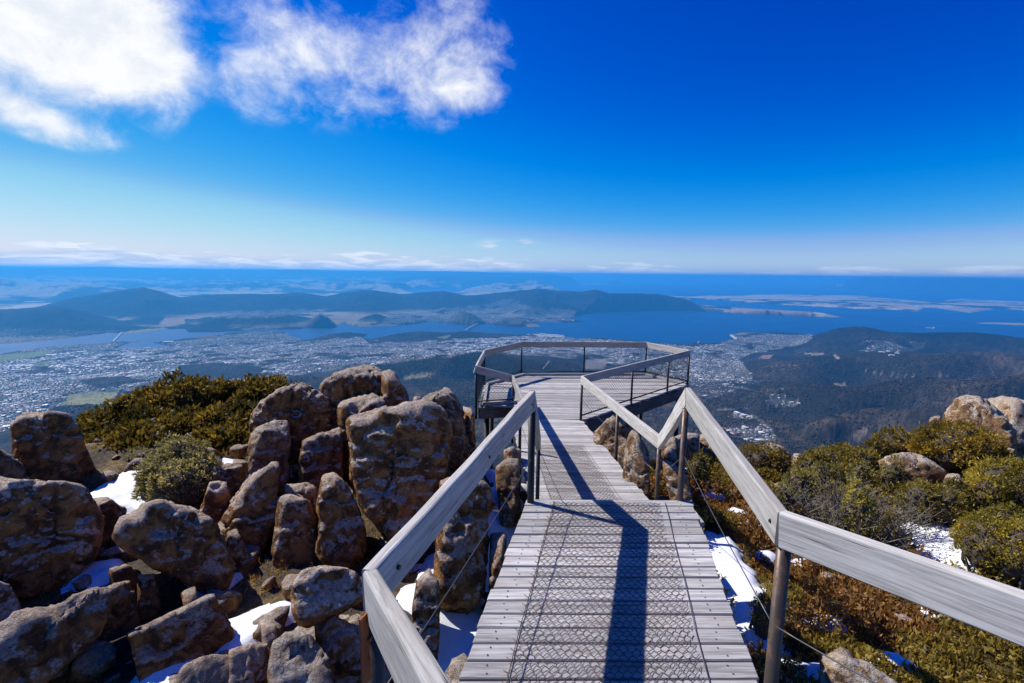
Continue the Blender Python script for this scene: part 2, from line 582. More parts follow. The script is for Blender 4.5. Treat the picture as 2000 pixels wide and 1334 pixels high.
urb = urban_mask(PX, PY, TX, TY) * (~water)
elev = land
n1 = fbm(TX / 600, TY / 600, octv=5, seed=41)
n2 = fbm(TX / 60, TY / 60, octv=3, seed=43)
n3 = fbm(TX / 2600, TY / 2600, octv=4, seed=47)
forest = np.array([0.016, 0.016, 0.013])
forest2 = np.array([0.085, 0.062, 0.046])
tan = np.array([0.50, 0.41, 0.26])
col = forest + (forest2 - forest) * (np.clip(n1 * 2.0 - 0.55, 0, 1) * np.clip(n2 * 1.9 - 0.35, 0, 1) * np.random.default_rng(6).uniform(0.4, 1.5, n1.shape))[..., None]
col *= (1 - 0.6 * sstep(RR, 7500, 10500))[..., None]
field = sstep(n1 * 0.55 + n3 * 0.45, 0.44, 0.54) * sstep(-elev, -110, -35) * sstep(RR, 9500, 11500) * (0.35 + 0.65 * sstep(RR, 13000, 20000))
field = np.maximum(field, sstep(n3 * 0.6 + n1 * 0.4, 0.40, 0.52) * sstep(RR, 18500, 22000) * sstep(-elev, -150, -60) * 0.9)
field = np.maximum(field, sstep(n3 * 0.5 + n1 * 0.5, 0.47, 0.56) * sstep(RR, 20500, 24000) * sstep(-elev, -900, -500) * 0.7)
field[water] = 0
fc = tan * (0.6 + 0.7 * n2)[..., None]
col = col * (1 - field[..., None]) + fc * field[..., None]
ug = np.array([0.105, 0.108, 0.100]) * (0.45 + 1.1 * n2)[..., None]
col = col * (1 - urb[..., None] * 0.85) + ug * urb[..., None] * 0.85
PATCH = [([(118, 792), (135, 771), (170, 765), (232, 767), (225, 776), (195, 791)], (0.21, 0.20, 0.085)), ([(-200, 715), (0, 694), (90, 684), (105, 690), (60, 700), (0, 706)], (0.16, 0.19, 0.08)),
         ([(60, 712), (100, 702), (115, 706), (80, 716)], (0.14, 0.17, 0.07)), ([(1420, 613), (1430, 600), (1500, 599), (1560, 601), (1590, 612), (1545, 618)], (0.30, 0.21, 0.15)),
         ([(1605, 619), (1618, 611), (1650, 620)], (0.30, 0.24, 0.15)), ([(1483, 700), (1490, 693), (1510, 694), (1502, 701)], (0.24, 0.15, 0.12)), ([(1625, 749), (1650, 750), (1660, 755), (1640, 757)], (0.28, 0.19, 0.14)),
         ([(590, 641), (612, 620), (625, 611), (642, 618), (660, 641)], (0.10, 0.062, 0.05)), ([(310, 633), (322, 621), (360, 620), (362, 632), (330, 636)], (0.24, 0.17, 0.11)),
         ([(1570, 690), (1610, 690), (1608, 694), (1572, 693)], (0.25, 0.2, 0.14)), ([(1630, 692), (1640, 700), (1638, 703), (1630, 698)], (0.3, 0.24, 0.18)), ([(785, 735), (830, 728), (850, 730), (820, 740), (790, 741)], (0.16, 0.14, 0.07)),
         ([(210, 652), (270, 645), (320, 640), (330, 644), (250, 653)], (0.24, 0.22, 0.10)), ([(1660, 845), (1690, 838), (1705, 852), (1670, 858)], (0.17, 0.13, 0.10)), ([(1120, 618), (1142, 613), (1172, 607), (1176, 610), (1140, 618), (1116, 627)], (0.55, 0.5, 0.4)),
         ([(1800, 604), (1810, 600), (1950, 603), (1900, 611)], (0.30, 0.26, 0.18)), ([(1421, 652), (1428, 653), (1440, 661), (1436, 663)], (0.45, 0.42, 0.36)),
         ([(1040, 653), (1070, 650), (1104, 654), (1104, 659), (1050, 657)], (0.30, 0.29, 0.28)), ([(1895, 628), (2400, 636), (2400, 645), (1900, 634)], (0.30, 0.25, 0.17)), ([(850, 660), (870, 655), (885, 656), (870, 661)], (0.16, 0.17, 0.06))]
wx = (fbm(TX / 120, TY / 120, octv=3, seed=90) - 0.5) * 2.4
for poly, c in PATCH:
    m = inpoly(PX + wx, PY + wx * 0.4, poly) & ~water
    col[m] = np.array(c) * (0.75 + 0.5 * n2[m])[:, None]
ROADS = [[(1408, 750), (1440, 757), (1480, 764), (1530, 760)], [(1400, 802), (1450, 798), (1520, 792), (1560, 787)], [(1500, 716), (1580, 712)], [(790, 742), (850, 733)], [(1690, 725), (1760, 735), (1850, 733), (1900, 742)]]
for rd in ROADS:
    for (x0, y0), (x1, y1) in zip(rd[:-1], rd[1:]):
        t = np.clip(((PX - x0) * (x1 - x0) + (PY - y0) * (y1 - y0)) / ((x1 - x0) ** 2 + (y1 - y0) ** 2), 0, 1)
        d2 = np.hypot(PX + wx * 0.5 - x0 - t * (x1 - x0), PY + wx * 0.3 - y0 - t * (y1 - y0))
        m = (d2 < 0.9) & (RR > 1800) & ~water
        col[m] = np.array([0.15, 0.125, 0.11]) * (0.6 + 0.8 * n2[m])[:, None]
# tree canopy: crowns stand up from the slope where there is forest
canopy = (1 - np.clip(urb, 0, 1)) * (1 - field) * (~water) * sstep(RR, 200, 1200) * (col.mean(axis=2) < 0.07)
rngT = np.random.default_rng(4)
TZ = TZ + canopy * (rngT.random(RR.shape) ** 1.5 * np.interp(RR, [0, 3000, 9000, 20000], [6, 11, 13, 8]))
TZ = np.minimum(TZ, np.where(RR > 30000, 195.0, np.where(RR > 3000, -14.0, 1e9)))
TZ_FLAT = zsea(RR) + land
nr, na = RR.shape
idx = np.arange(nr * na).reshape(nr, na)
fc4 = np.stack([idx[:-1, :-1], idx[:-1, 1:], idx[1:, 1:], idx[1:, :-1]], -1).reshape(-1, 4)
wq = water.reshape(-1)
keep = ~(wq[fc4].all(axis=1))
fc4 = fc4[keep]

mat = bpy.data.materials.new("landscape")
mat.use_nodes = True
g = NT(mat.node_tree)
at = g.n('ShaderNodeAttribute', attribute_name="Col")
geo = g.n('ShaderNodeNewGeometry')
nz = g.noise(geo.outputs['Position'], 0.035, 3.0, 0.6)
cc = g.mix(1.0, at.outputs['Color'], g.mix(g.smooth(nz, 0.3, 0.7), (0.62, 0.62, 0.66, 1), (1.3, 1.3, 1.22, 1)), 'MULTIPLY')
bs = g.n('ShaderNodeBsdfPrincipled')
g.l(cc, bs.inputs['Base Color'])
bs.inputs['Roughness'].default_value = 1.0
bs.inputs['Specular IOR Level'].default_value = 0.05
o_ = g.n('ShaderNodeOutputMaterial')
g.l(bs.outputs[0], o_.inputs[0])
M_LAND = mat
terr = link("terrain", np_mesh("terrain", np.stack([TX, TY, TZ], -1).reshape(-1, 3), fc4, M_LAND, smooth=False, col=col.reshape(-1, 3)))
tag(terr, "blue wooded hills, suburbs and coast falling away below the summit", kind="structure")

# ------------------------------------------------------------------ sea and river
mat = bpy.data.materials.new("sea_water")
mat.use_nodes = True
g = NT(mat.node_tree)
geo = g.n('ShaderNodeNewGeometry')
bs = g.n('ShaderNodeBsdfPrincipled')
wn = g.noise(g.mapping(geo.outputs['Position'], scale=(1, 1, 0)), 0.00045, 4.0, 0.6, 1.0)
g.l(g.mix(g.smooth(wn, 0.35, 0.65), (0.002, 0.030, 0.115, 1), (0.003, 0.038, 0.135, 1)), bs.inputs['Base Color'])
bs.inputs['IOR'].default_value = 1.33
g.put(bs.inputs['Roughness'], g.smooth(wn, 0.3, 0.7, 0.32, 0.46))
o_ = g.n('ShaderNodeOutputMaterial')
g.l(bs.outputs[0], o_.inputs[0])
M_SEA = mat
sa = np.radians(np.linspace(-82, 82, 165))
sr = np.concatenate([np.linspace(4500, 20000, 40)[:-1], np.geomspace(20000, 139000, 60)])
SA, SR = np.meshgrid(sa, sr)
sv = np.stack([SR * np.sin(SA), SR * np.cos(SA), zsea(SR)], -1).reshape(-1, 3)
si = np.arange(SA.size).reshape(SA.shape)
sf = np.stack([si[:-1, :-1], si[:-1, 1:], si[1:, 1:], si[1:, :-1]], -1).reshape(-1, 4)
sea = link("sea", np_mesh("sea", sv, sf, M_SEA, smooth=True))
tag(sea, "deep blue river and bay winding between the hills to the ocean", kind="structure")


def ground_z(x, y):
    """bare height of the landscape at world x, y (arrays)."""
    a = np.arctan2(x, y); r_ = np.hypot(x, y)
    ia = np.clip(np.searchsorted(azg, a) - 1, 0, na - 2)
    ir = np.clip(np.searchsorted(rg, r_) - 1, 0, nr - 2)
    ta = np.clip((a - azg[ia]) / (azg[ia + 1] - azg[ia]), 0, 1)
    tr = np.clip((r_ - rg[ir]) / (rg[ir + 1] - rg[ir]), 0, 1)
    z = TZ_FLAT
    w_ = water[ir, ia] | water[ir + 1, ia] | water[ir, ia + 1]
    return ((z[ir, ia] * (1 - ta) + z[ir, ia + 1] * ta) * (1 - tr) + (z[ir + 1, ia] * (1 - ta) + z[ir + 1, ia + 1] * ta) * tr), w_


# ------------------------------------------------------------------ houses of the city
rng = np.random.default_rng(11)


def street_points():
    """rows of plots along streets, district by district."""
    out = []
    cell = 520.0
    for gx in np.arange(-9500, 11000, cell):
        for gy in np.arange(2200, 16500, cell):
            cxp, cyp = gx + rng.uniform(-100, 100), gy + rng.uniform(-100, 100)
            if math.hypot(cxp, cyp) > 16500 or abs(math.atan2(cxp, cyp)) > R(52): continue
            ang = rng.uniform(0, math.pi)
            far = math.hypot(cxp, cyp) > 9500
            sx_, sy_ = (19.0, 38.0) if not far else (36.0, 62.0)
            a = np.arange(-cell * 0.56, cell * 0.56, sx_)
            b = np.arange(-cell * 0.56, cell * 0.56, sy_)
            A_, B_ = np.meshgrid(a, b)
            A_ = A_ + rng.uniform(-6, 6, A_.shape); B_ = B_ + rng.normal(0, 6, A_.shape) + 9 * np.sin(A_ / 70 + gx)
            x = cxp + A_ * math.cos(ang) - B_ * math.sin(ang)
            y = cyp + A_ * math.sin(ang) + B_ * math.cos(ang)
            out.append(np.stack([x.ravel(), y.ravel(), np.full(x.size, ang) + rng.normal(0, 0.08, x.size)], -1))
    return np.concatenate(out)


hp = street_points()
hz, hw = ground_z(hp[:, 0], hp[:, 1])
hpx, hpy = project(hp[:, 0], hp[:, 1], hz)
um = urban_mask(hpx, hpy, hp[:, 0], hp[:, 1])
for poly, c in PATCH:
    um[inpoly(hpx, hpy, poly)] *= 0.08
ok = (rng.random(len(hp)) < um * 0.62) & ~hw & (hpx > -150) & (hpx < 2150)
hp, hz, hpx, hpy = hp[ok], hz[ok], hpx[ok], hpy[ok]
NH = len(hp)
big = rng.random(NH) < 0.035
ctr = inpoly(hpx, hpy, [(880, 690), (890, 660), (1100, 655), (1200, 668), (1250, 700), (1050, 690)]) | inpoly(hpx, hpy, [(0, 720), (120, 690), (260, 685), (330, 700), (120, 740)])
big |= ctr & (rng.random(NH) < 0.16)
L_ = np.where(big, rng.uniform(22, 62, NH), rng.uniform(10, 19, NH))
Wd = np.where(big, rng.uniform(14, 30, NH), rng.uniform(8, 12, NH))
Hh = np.where(big, rng.uniform(6, 13, NH), rng.uniform(3, 5.5, NH))
Hr = np.where(big, 1.0, rng.uniform(1.6, 2.8, NH))
pal = np.array([[0.62, 0.62, 0.62], [0.78, 0.78, 0.77], [0.30, 0.12, 0.08], [0.22, 0.10, 0.075], [0.17, 0.17, 0.18], [0.36, 0.33, 0.30], [0.28, 0.30, 0.33], [0.10, 0.10, 0.11]])
pk = rng.choice(len(pal), NH, p=[0.20, 0.10, 0.14, 0.13, 0.13, 0.14, 0.10, 0.06])
pk = np.where(big & (rng.random(NH) < 0.7), 1, pk)
rc_ = pal[pk] * rng.uniform(0.65, 1.05, NH)[:, None]
wc_ = np.array([0.52, 0.48, 0.42]) * rng.uniform(0.45, 1.3, NH)[:, None]
BOXV = np.array([(-1, -1, 0), (1, -1, 0), (1, 1, 0), (-1, 1, 0), (-1, -1, 1), (1, -1, 1), (1, 1, 1), (-1, 1, 1)], float)


def house_arrays(sel, local=False):
    n = len(sel)
    ca, sa_ = np.cos(hp[sel, 2]), np.sin(hp[sel, 2])
    lx = np.zeros((n, 16)); ly = np.zeros((n, 16)); lz = np.zeros((n, 16))
    l2, w2, h, hr = L_[sel] / 2, Wd[sel] / 2, Hh[sel], Hr[sel]
    for i, (a, b, c) in enumerate(BOXV):             # walls
        lx[:, i], ly[:, i], lz[:, i] = a * l2, b * w2, np.where(c > 0, h, -6)
    for i, (a, b, c) in enumerate([(-1, -1, 0), (1, -1, 0), (1, 1, 0), (-1, 1, 0), (-1, 0, 1), (1, 0, 1)]):   # roof
        lx[:, 8 + i], ly[:, 8 + i], lz[:, 8 + i] = a * (l2 + .5), b * (w2 + .5), h + 0.02 + c * hr
    lx[:, 14:], ly[:, 14:], lz[:, 14:] = lx[:, 12:14], ly[:, 12:14], lz[:, 12:14]
    if local:
        x, y, z = lx, ly, lz
    else:
        x = hp[sel, 0][:, None] + lx * ca[:, None] - ly * sa_[:, None]
        y = hp[sel, 1][:, None] + lx * sa_[:, None] + ly * ca[:, None]
        z = hz[sel][:, None] + lz
    v = np.stack([x, y, z], -1)
    quads = np.array([(0, 1, 5, 4), (1, 2, 6, 5), (2, 3, 7, 6), (3, 0, 4, 7), (8, 9, 13, 12), (10, 11, 12, 13), (9, 10, 13, 13), (11, 8, 12, 12)])
    tris = np.array([(0, 1, 5), (0, 5, 4), (1, 2, 6), (1, 6, 5), (2, 3, 7), (2, 7, 6), (3, 0, 4), (3, 4, 7), (8, 9, 13), (8, 13, 12), (10, 11, 12), (10, 12, 13), (9, 10, 13), (11, 8, 12)])
    f = (np.arange(n)[:, None, None] * 16 + tris[None]).reshape(-1, 3)
    c = np.zeros((n, 16, 3))
    c[:, :8] = wc_[sel][:, None]; c[:, 8:] = rc_[sel][:, None]
    return v.reshape(-1, 3), f, c.reshape(-1, 3)


mat = bpy.data.materials.new("house_paint_and_roofing")
mat.use_nodes = True
g = NT(mat.node_tree)
at = g.n('ShaderNodeAttribute', attribute_name="Col")
bs = g.n('ShaderNodeBsdfPrincipled')
g.l(at.outputs['Color'], bs.inputs['Base Color'])
bs.inputs['Roughness'].default_value = 0.55
o_ = g.n('ShaderNodeOutputMaterial')
g.l(bs.outputs[0], o_.inputs[0])
M_HOUSE = mat
hr_ = np.hypot(hp[:, 0], hp[:, 1])
# the three hundred that show largest in the open are things of their own
openv = (hpx > 0) & (hpx < 2000) & (~big)
vis = openv & (inpoly(hpx, hpy, [(0, 830), (0, 690), (560, 690), (640, 705), (560, 742), (300, 752), (170, 815), (80, 800)]) | inpoly(hpx, hpy, [(1352, 690), (1600, 650), (2000, 660), (2000, 700), (1560, 860), (1440, 850), (1352, 745)]) | inpoly(hpx, hpy, [(900, 685), (1340, 672), (1352, 735), (1290, 720), (1150, 730), (950, 700)]))
size_rank = np.where(vis, L_ / hr_, -1)
sel = np.argsort(-size_rank)[:300]
rest = np.setdiff1d(np.arange(NH), sel)
v_, f_, c_ = house_arrays(rest)
ho = link("distant_houses", np_mesh("distant_houses", v_, f_, M_HOUSE, col=c_))
tag(ho, "pale speckle of thousands of suburban roofs spread along the river", "houses", kind="stuff")
for i in sel:
    v_, f_, c_ = house_arrays(np.array([i]), local=True)
    o = link("house", np_mesh("house", v_, f_, M_HOUSE, col=c_))
    o.location = (hp[i, 0], hp[i, 1], hz[i])
    o.rotation_euler = (0, 0, hp[i, 2])
    rcol = ["grey roofed", "white roofed", "red roofed", "red roofed", "dark roofed", "brown roofed", "grey roofed", "dark roofed"][pk[i]]
    side = "left-hand suburbs" if hpx[i] < 650 else ("hillside suburb below the platform" if hpx[i] < 1352 else "suburb among the forest right of the platform")
    tag(o, "tiny %s house in the %s" % (rcol, side), "house", "nearest houses of the city below")

# street and garden trees between the houses
tp = hp[rng.random(NH) < 0.22][:, :2]
tp = tp + rng.normal(0, 16, tp.shape)
tzv, tw = ground_z(tp[:, 0], tp[:, 1])
tp, tzv = tp[~tw], tzv[~tw]
nt_ = len(tp)
OCT = np.array([(1, 0, .5), (0, 1, .5), (-1, 0, .5), (0, -1, .5), (0, 0, 1), (0, 0, 0)], float)
OF = np.array([(0, 1, 4), (1, 2, 4), (2, 3, 4), (3, 0, 4), (1, 0, 5), (2, 1, 5), (3, 2, 5), (0, 3, 5)])
ts = rng.uniform(4, 9, nt_)
tv = np.stack([tp[:, 0][:, None] + OCT[None, :, 0] * ts[:, None], tp[:, 1][:, None] + OCT[None, :, 1] * ts[:, None], tzv[:, None] - 1 + OCT[None, :, 2] * ts[:, None] * 1.7], -1).reshape(-1, 3)
tf = (np.arange(nt_)[:, None, None] * 6 + OF[None]).reshape(-1, 3)
tcx = np.repeat(np.array([0.045, 0.055, 0.03]) * rng.uniform(0.5, 1.5, nt_)[:, None], 6, axis=0)
to = link("suburb_trees", np_mesh("suburb_trees", tv, tf, M_LAND, col=tcx))
tag(to, "dark garden and street trees scattered between the city houses", "trees", kind="stuff")

# crowns of the nearer forest: a wood that reads as one mass
nf = 150000
fa_ = rng.uniform(R(-47), R(47), nf); fr_ = np.sqrt(rng.uniform(2300 ** 2, 6400 ** 2, nf))
fx_, fy_ = fr_ * np.sin(fa_), fr_ * np.cos(fa_)
fz_, fw_ = ground_z(fx_, fy_)
fpx, fpy = project(fx_, fy_, fz_)
fu = urban_mask(fpx, fpy, fx_, fy_)
pm_ = np.zeros(nf, bool)
for poly, c in PATCH: pm_ |= inpoly(fpx, fpy, poly)
see = inpoly(fpx, fpy, [(0, 850), (0, 760), (300, 740), (640, 735), (720, 700), (930, 680), (930, 830), (760, 720), (600, 745), (240, 800), (160, 880)]) | inpoly(fpx, fpy, [(930, 670), (1350, 690), (2000, 665), (2000, 790), (1850, 780), (1720, 880), (1350, 900), (1350, 740), (930, 745)])
clump = fbm(fx_ / 170, fy_ / 170, octv=3, seed=131)
okf = (~fw_) & (fu < 0.2) & (~pm_) & see & (clump + rng.normal(0, .08, nf) > 0.40)
fx_, fy_, fz_, clump = fx_[okf][:34000], fy_[okf][:34000], fz_[okf][:34000], clump[okf][:34000]
n_ = len(fx_)
ts = rng.uniform(3.5, 7.5, n_)
tv = np.stack([fx_[:, None] + OCT[None, :, 0] * ts[:, None], fy_[:, None] + OCT[None, :, 1] * ts[:, None], fz_[:, None] + 1 + OCT[None, :, 2] * ts[:, None] * 2.1], -1).reshape(-1, 3)
tf = (np.arange(n_)[:, None, None] * 6 + OF[None]).reshape(-1, 3)
kk_ = rng.random(n_)[:, None]
tcx = np.repeat((np.array([0.024, 0.026, 0.019]) * (1 - kk_) + np.array([0.115, 0.085, 0.066]) * kk_ ** 2) * rng.uniform(0.6, 1.4, n_)[:, None], 6, axis=0)
fo = link("forest", np_mesh("forest", tv, tf, M_LAND, col=tcx))
tag(fo, "dark gum forest covering the slopes below the summit", "forest", kind="stuff")

# ------------------------------------------------------------------ bridges, tower, ships, large buildings
def plain(name, color, rough=0.6, metal=0.0):
    m_ = bpy.data.materials.new(name)
    m_.use_nodes = True
    q = NT(m_.node_tree)
    ge = q.n('ShaderNodeTexCoord')
    nzz = q.noise(ge.outputs['Object'], 3.0, 4.0, 0.6)
    b_ = q.n('ShaderNodeBsdfPrincipled')
    c = tuple(color)
    q.l(q.mix(q.smooth(nzz, 0.3, 0.7), tuple(x * 0.82 for x in c) + (1,), tuple(min(1, x * 1.12) for x in c) + (1,)), b_.inputs['Base Color'])
    b_.inputs['Roughness'].default_value = rough
    b_.inputs['Metallic'].default_value = metal
    oo = q.n('ShaderNodeOutputMaterial')
    q.l(b_.outputs[0], oo.inputs[0])
    return m_


M_CONC = plain("far_concrete", (0.36, 0.36, 0.36), 0.8)
M_WHITE = plain("white_render", (0.78, 0.78, 0.77), 0.5)
M_HULL = plain("ship_hull", (0.25, 0.10, 0.08), 0.5)


def sea_pt(px, py):
    d = ray(px, py); h = math.hypot(d[0], d[1])
    r_ = 1000.0
    for _ in range(40):
        r_ = (ZC - zsea(r_)) * h / -d[2]
    return np.array([d[0] / h * r_, d[1] / h * r_, zsea(r_)])


def bridge(p0, p1, deck, width, npier, label, hump=0.0):
    A_, B_ = sea_pt(*p0), sea_pt(*p1)
    root = empty("road_bridge", (A_ + B_) / 2)
    d = B_ - A_; L = np.linalg.norm(d[:2]); d = d / L
    n = np.array([-d[1], d[0], 0])
    mb = MB()
    seg = 14
    for i in range(seg):
        t0, t1 = i / seg, (i + 1) / seg
        z0 = deck + hump * math.sin(math.pi * t0); z1 = deck + hump * math.sin(math.pi * t1)
        q = []
        for dz_ in (-3.5, 0):
            for (t, s, z) in ((t0, -1, z0), (t1, -1, z1), (t1, 1, z1), (t0, 1, z0)):
                p = A_ + d * L * t + n * s * width / 2 - (A_ + B_) / 2
                q.append((p[0], p[1], p[2] + z + dz_))
        mb.hexa(q)
    mb.build("bridge_deck", M_CONC, root)
    for i in range(npier):
        t = (i + 0.5) / npier
        p = A_ + d * L * t - (A_ + B_) / 2
        z = deck + hump * math.sin(math.pi * t) - 3.4
        m2 = MB()
        m2.hexa([(p[0] + d[0] * a * 3 + n[0] * b * width * .32, p[1] + d[1] * a * 3 + n[1] * b * width * .32, p[2] + zz_) for zz_ in (-5, z) for a, b in ((-1, -1), (1, -1), (1, 1), (-1, 1))])
        m2.build("pier", M_CONC, root)
    tag(root, label, "bridge", "road bridges over the river")


bridge((908, 647.5), (934, 634), 26, 20, 12, "long grey road bridge humped over the river near the city centre", 16)
bridge((221, 668), (238, 650), 14, 22, 9, "low grey road bridge crossing the river at far left")

tw_ = sea_pt(1364, 676)
root = empty("hotel_tower", (tw_[0], tw_[1], tw_[2] + 4))
mb = MB()
for k in range(12):
    a0, a1 = 2 * math.pi * k / 12, 2 * math.pi * (k + 1) / 12
    r_ = 13
    mb.hexa([(0, 0, -8), (r_ * math.cos(a0), r_ * math.sin(a0), -8), (r_ * math.cos(a1), r_ * math.sin(a1), -8), (0, 0, -8.01), (0, 0, 66), (r_ * math.cos(a0), r_ * math.sin(a0), 66), (r_ * math.cos(a1), r_ * math.sin(a1), 66), (0, 0, 66.01)])
mb.build("tower_shaft", M_CONC, root)
mb = MB(); mb.tube([(0, 0, 64), (0, 0, 70)], 17, 14); mb.tube([(0, 0, 70), (0, 0, 78)], [9, 7], 12); mb.tube([(0, 0, 78), (0, 0, 90)], 1.2, 6)
mb.build("tower_crown", M_WHITE, root)
mb = MB(); mb.box(-70, -14, -20, 22, -8, 11); mb.box(14, 80, -24, 14, -8, 9)
mb.build("podium", M_WHITE, root)
tag(root, "tall round pale tower on the point beside the bay", "tower")


def ship(px, py, length, label, name="cargo_ship", ang=0.2):
    p = sea_pt(px, py)
    rt = empty(name, p)
    rt.rotation_euler = (0, 0, ang - math.atan2(p[0], p[1]))
    L = length / 2; b = length * 0.075; h = length * 0.06
    mb = MB()
    sec = [(-L, .8), (-L * .8, 1), (L * .6, 1), (L * .85, .6), (L, .06)]
    for (x0, k0), (x1, k1) in zip(sec[:-1], sec[1:]):
        mb.hexa([(x0, -b * k0 * .8, -2), (x1, -b * k1 * .8, -2), (x1, b * k1 * .8, -2), (x0, b * k0 * .8, -2), (x0, -b * k0, h), (x1, -b * k1, h), (x1, b * k1, h), (x0, b * k0, h)])
    mb.build("hull", M_HULL if name == "cargo_ship" else M_WHITE, rt)
    mb = MB(); mb.box(-L * .92, -L * .62, -b * .8, b * .8, h, h * 3.4); mb.box(-L * .6, L * .7, -b * .7, b * .7, h, h * 1.5)
    mb.build("superstructure", M_WHITE, rt)
    mb = MB(); mb.tube([(-L * .85, 0, h * 3.3), (-L * .85, 0, h * 4.4)], b * .25, 8)
    mb.build("funnel", M_HULL, rt)
    tag(rt, label, "ship")


ship(1816, 641.5, 210, "white and red cargo ship on the bay beyond the wooded hill at right", ang=2.9)
ship(1875, 574.5, 320, "far white ship on the distant bay at upper right", name="white_ship", ang=3.1)
yp = sea_pt(1470, 644)
rt = empty("sailing_boat", yp)
mb = MB(); mb.hexa([(-14, -3, 0), (14, -1, 0), (14, 1, 0), (-14, 3, 0), (-15, -4, 5), (18, -.5, 5), (18, .5, 5), (-15, 4, 5)]); mb.build("hull", M_WHITE, rt)
mb = MB(); mb.hexa([(-12, 0, 7), (2, -.3, 7), (2, .3, 7), (-12, .2, 7), (1, -.1, 46), (2, -.1, 46), (2, .1, 46), (1, .1, 46)]); mb.build("sail", M_WHITE, rt)
tag(rt, "tiny white sailing boat alone on the blue bay", "boat")

CAMPUS = [(1722, 689, 60, 24, 9), (1735, 687, 44, 30, 11), (1744, 695, 70, 22, 8), (1752, 691, 40, 26, 9), (1548, 787, 26, 12, 6), (1560, 789, 22, 11, 5), (890, 664, 90, 40, 16), (1060, 653, 130, 36, 12), (1085, 655, 140, 34, 11), (1032, 655, 70, 34, 22), (100, 694, 110, 50, 10), (160, 688, 120, 44, 11), (290, 690, 100, 40, 10), (330, 668, 130, 60, 12)]
CAMPL = ["long white campus building, leftmost in the forest clearing at right", "white campus block with the highest roof in the forest clearing", "longest white building at the foot of the forest clearing", "short white campus block at the right of the forest clearing",
         "small white lodge beside the forest road", "smaller white lodge at the end of the forest road", "wide white shed below the wooded knoll by the bridge", "white wharf shed on the city waterfront", "longest white wharf shed jutting into the harbour",
         "tall pale block behind the wharf sheds", "broad white warehouse near the green river flats", "white warehouse beside the river in the left suburbs", "white warehouse by the small bay", "large white works building on the river point"]
for (px, py, L, Wb, Hb), lb in zip(CAMPUS, CAMPL):
    d = ray(px, py); hxy = math.hypot(d[0], d[1])
    best = None
    rr_ = np.geomspace(1500, 14000, 1500)
    xs, ys = d[0] / hxy * rr_, d[1] / hxy * rr_
    zs, _w = ground_z(xs, ys)
    hit = np.argmax(zs > ZC + d[2] / hxy * rr_)
    p = (xs[hit], ys[hit], zs[hit])
    rt = empty("large_building", p)
    rt.rotation_euler = (0, 0, -math.atan2(p[0], p[1]) + (hash(px) % 5 - 2) * 0.12)
    mb = MB(); mb.box(-L / 2, L / 2, -Wb / 2, Wb / 2, -8, Hb); mb.build("wall", M_WHITE, rt)
    mb = MB(); mb.hexa([(-L / 2 - 1, -Wb / 2 - 1, Hb + .05), (L / 2 + 1, -Wb / 2 - 1, Hb + .05), (L / 2 + 1, Wb / 2 + 1, Hb + .05), (-L / 2 - 1, Wb / 2 + 1, Hb + .05), (-L / 2, -1, Hb + 3), (L / 2, -1, Hb + 3), (L / 2, 1, Hb + 3), (-L / 2, 1, Hb + 3)])
    mb.build("roof", M_WHITE, rt)
    tag(rt, lb, "building", "large pale buildings in the landscape")

# ------------------------------------------------------------------ haze: the air between the summit and the coast
hm = bpy.data.materials.new("haze_air")
hm.use_nodes = True
g = NT(hm.node_tree)
pv = g.n('ShaderNodeVolumePrincipled')
pv.inputs['Color'].default_value = (0.075, 0.49, 1.0, 1)
pv.inputs['Density'].default_value = 4.0e-5
pv.inputs['Anisotropy'].default_value = 0.22
pv.inputs['Density Attribute'].default_value = ""
pv.inputs['Temperature Attribute'].default_value = ""
pv.inputs['Color Attribute'].default_value = ""
o_ = g.n('ShaderNodeOutputMaterial')
g.l(pv.outputs[0], o_.inputs['Volume'])
mb = MB()
mb.box(-145000, 145000, -3000, 145000, SEA0 - 40, 210.0)
hz_o = mb.build("haze", hm)
tag(hz_o, "pale blue air thickening towards the far hills", kind="stuff")
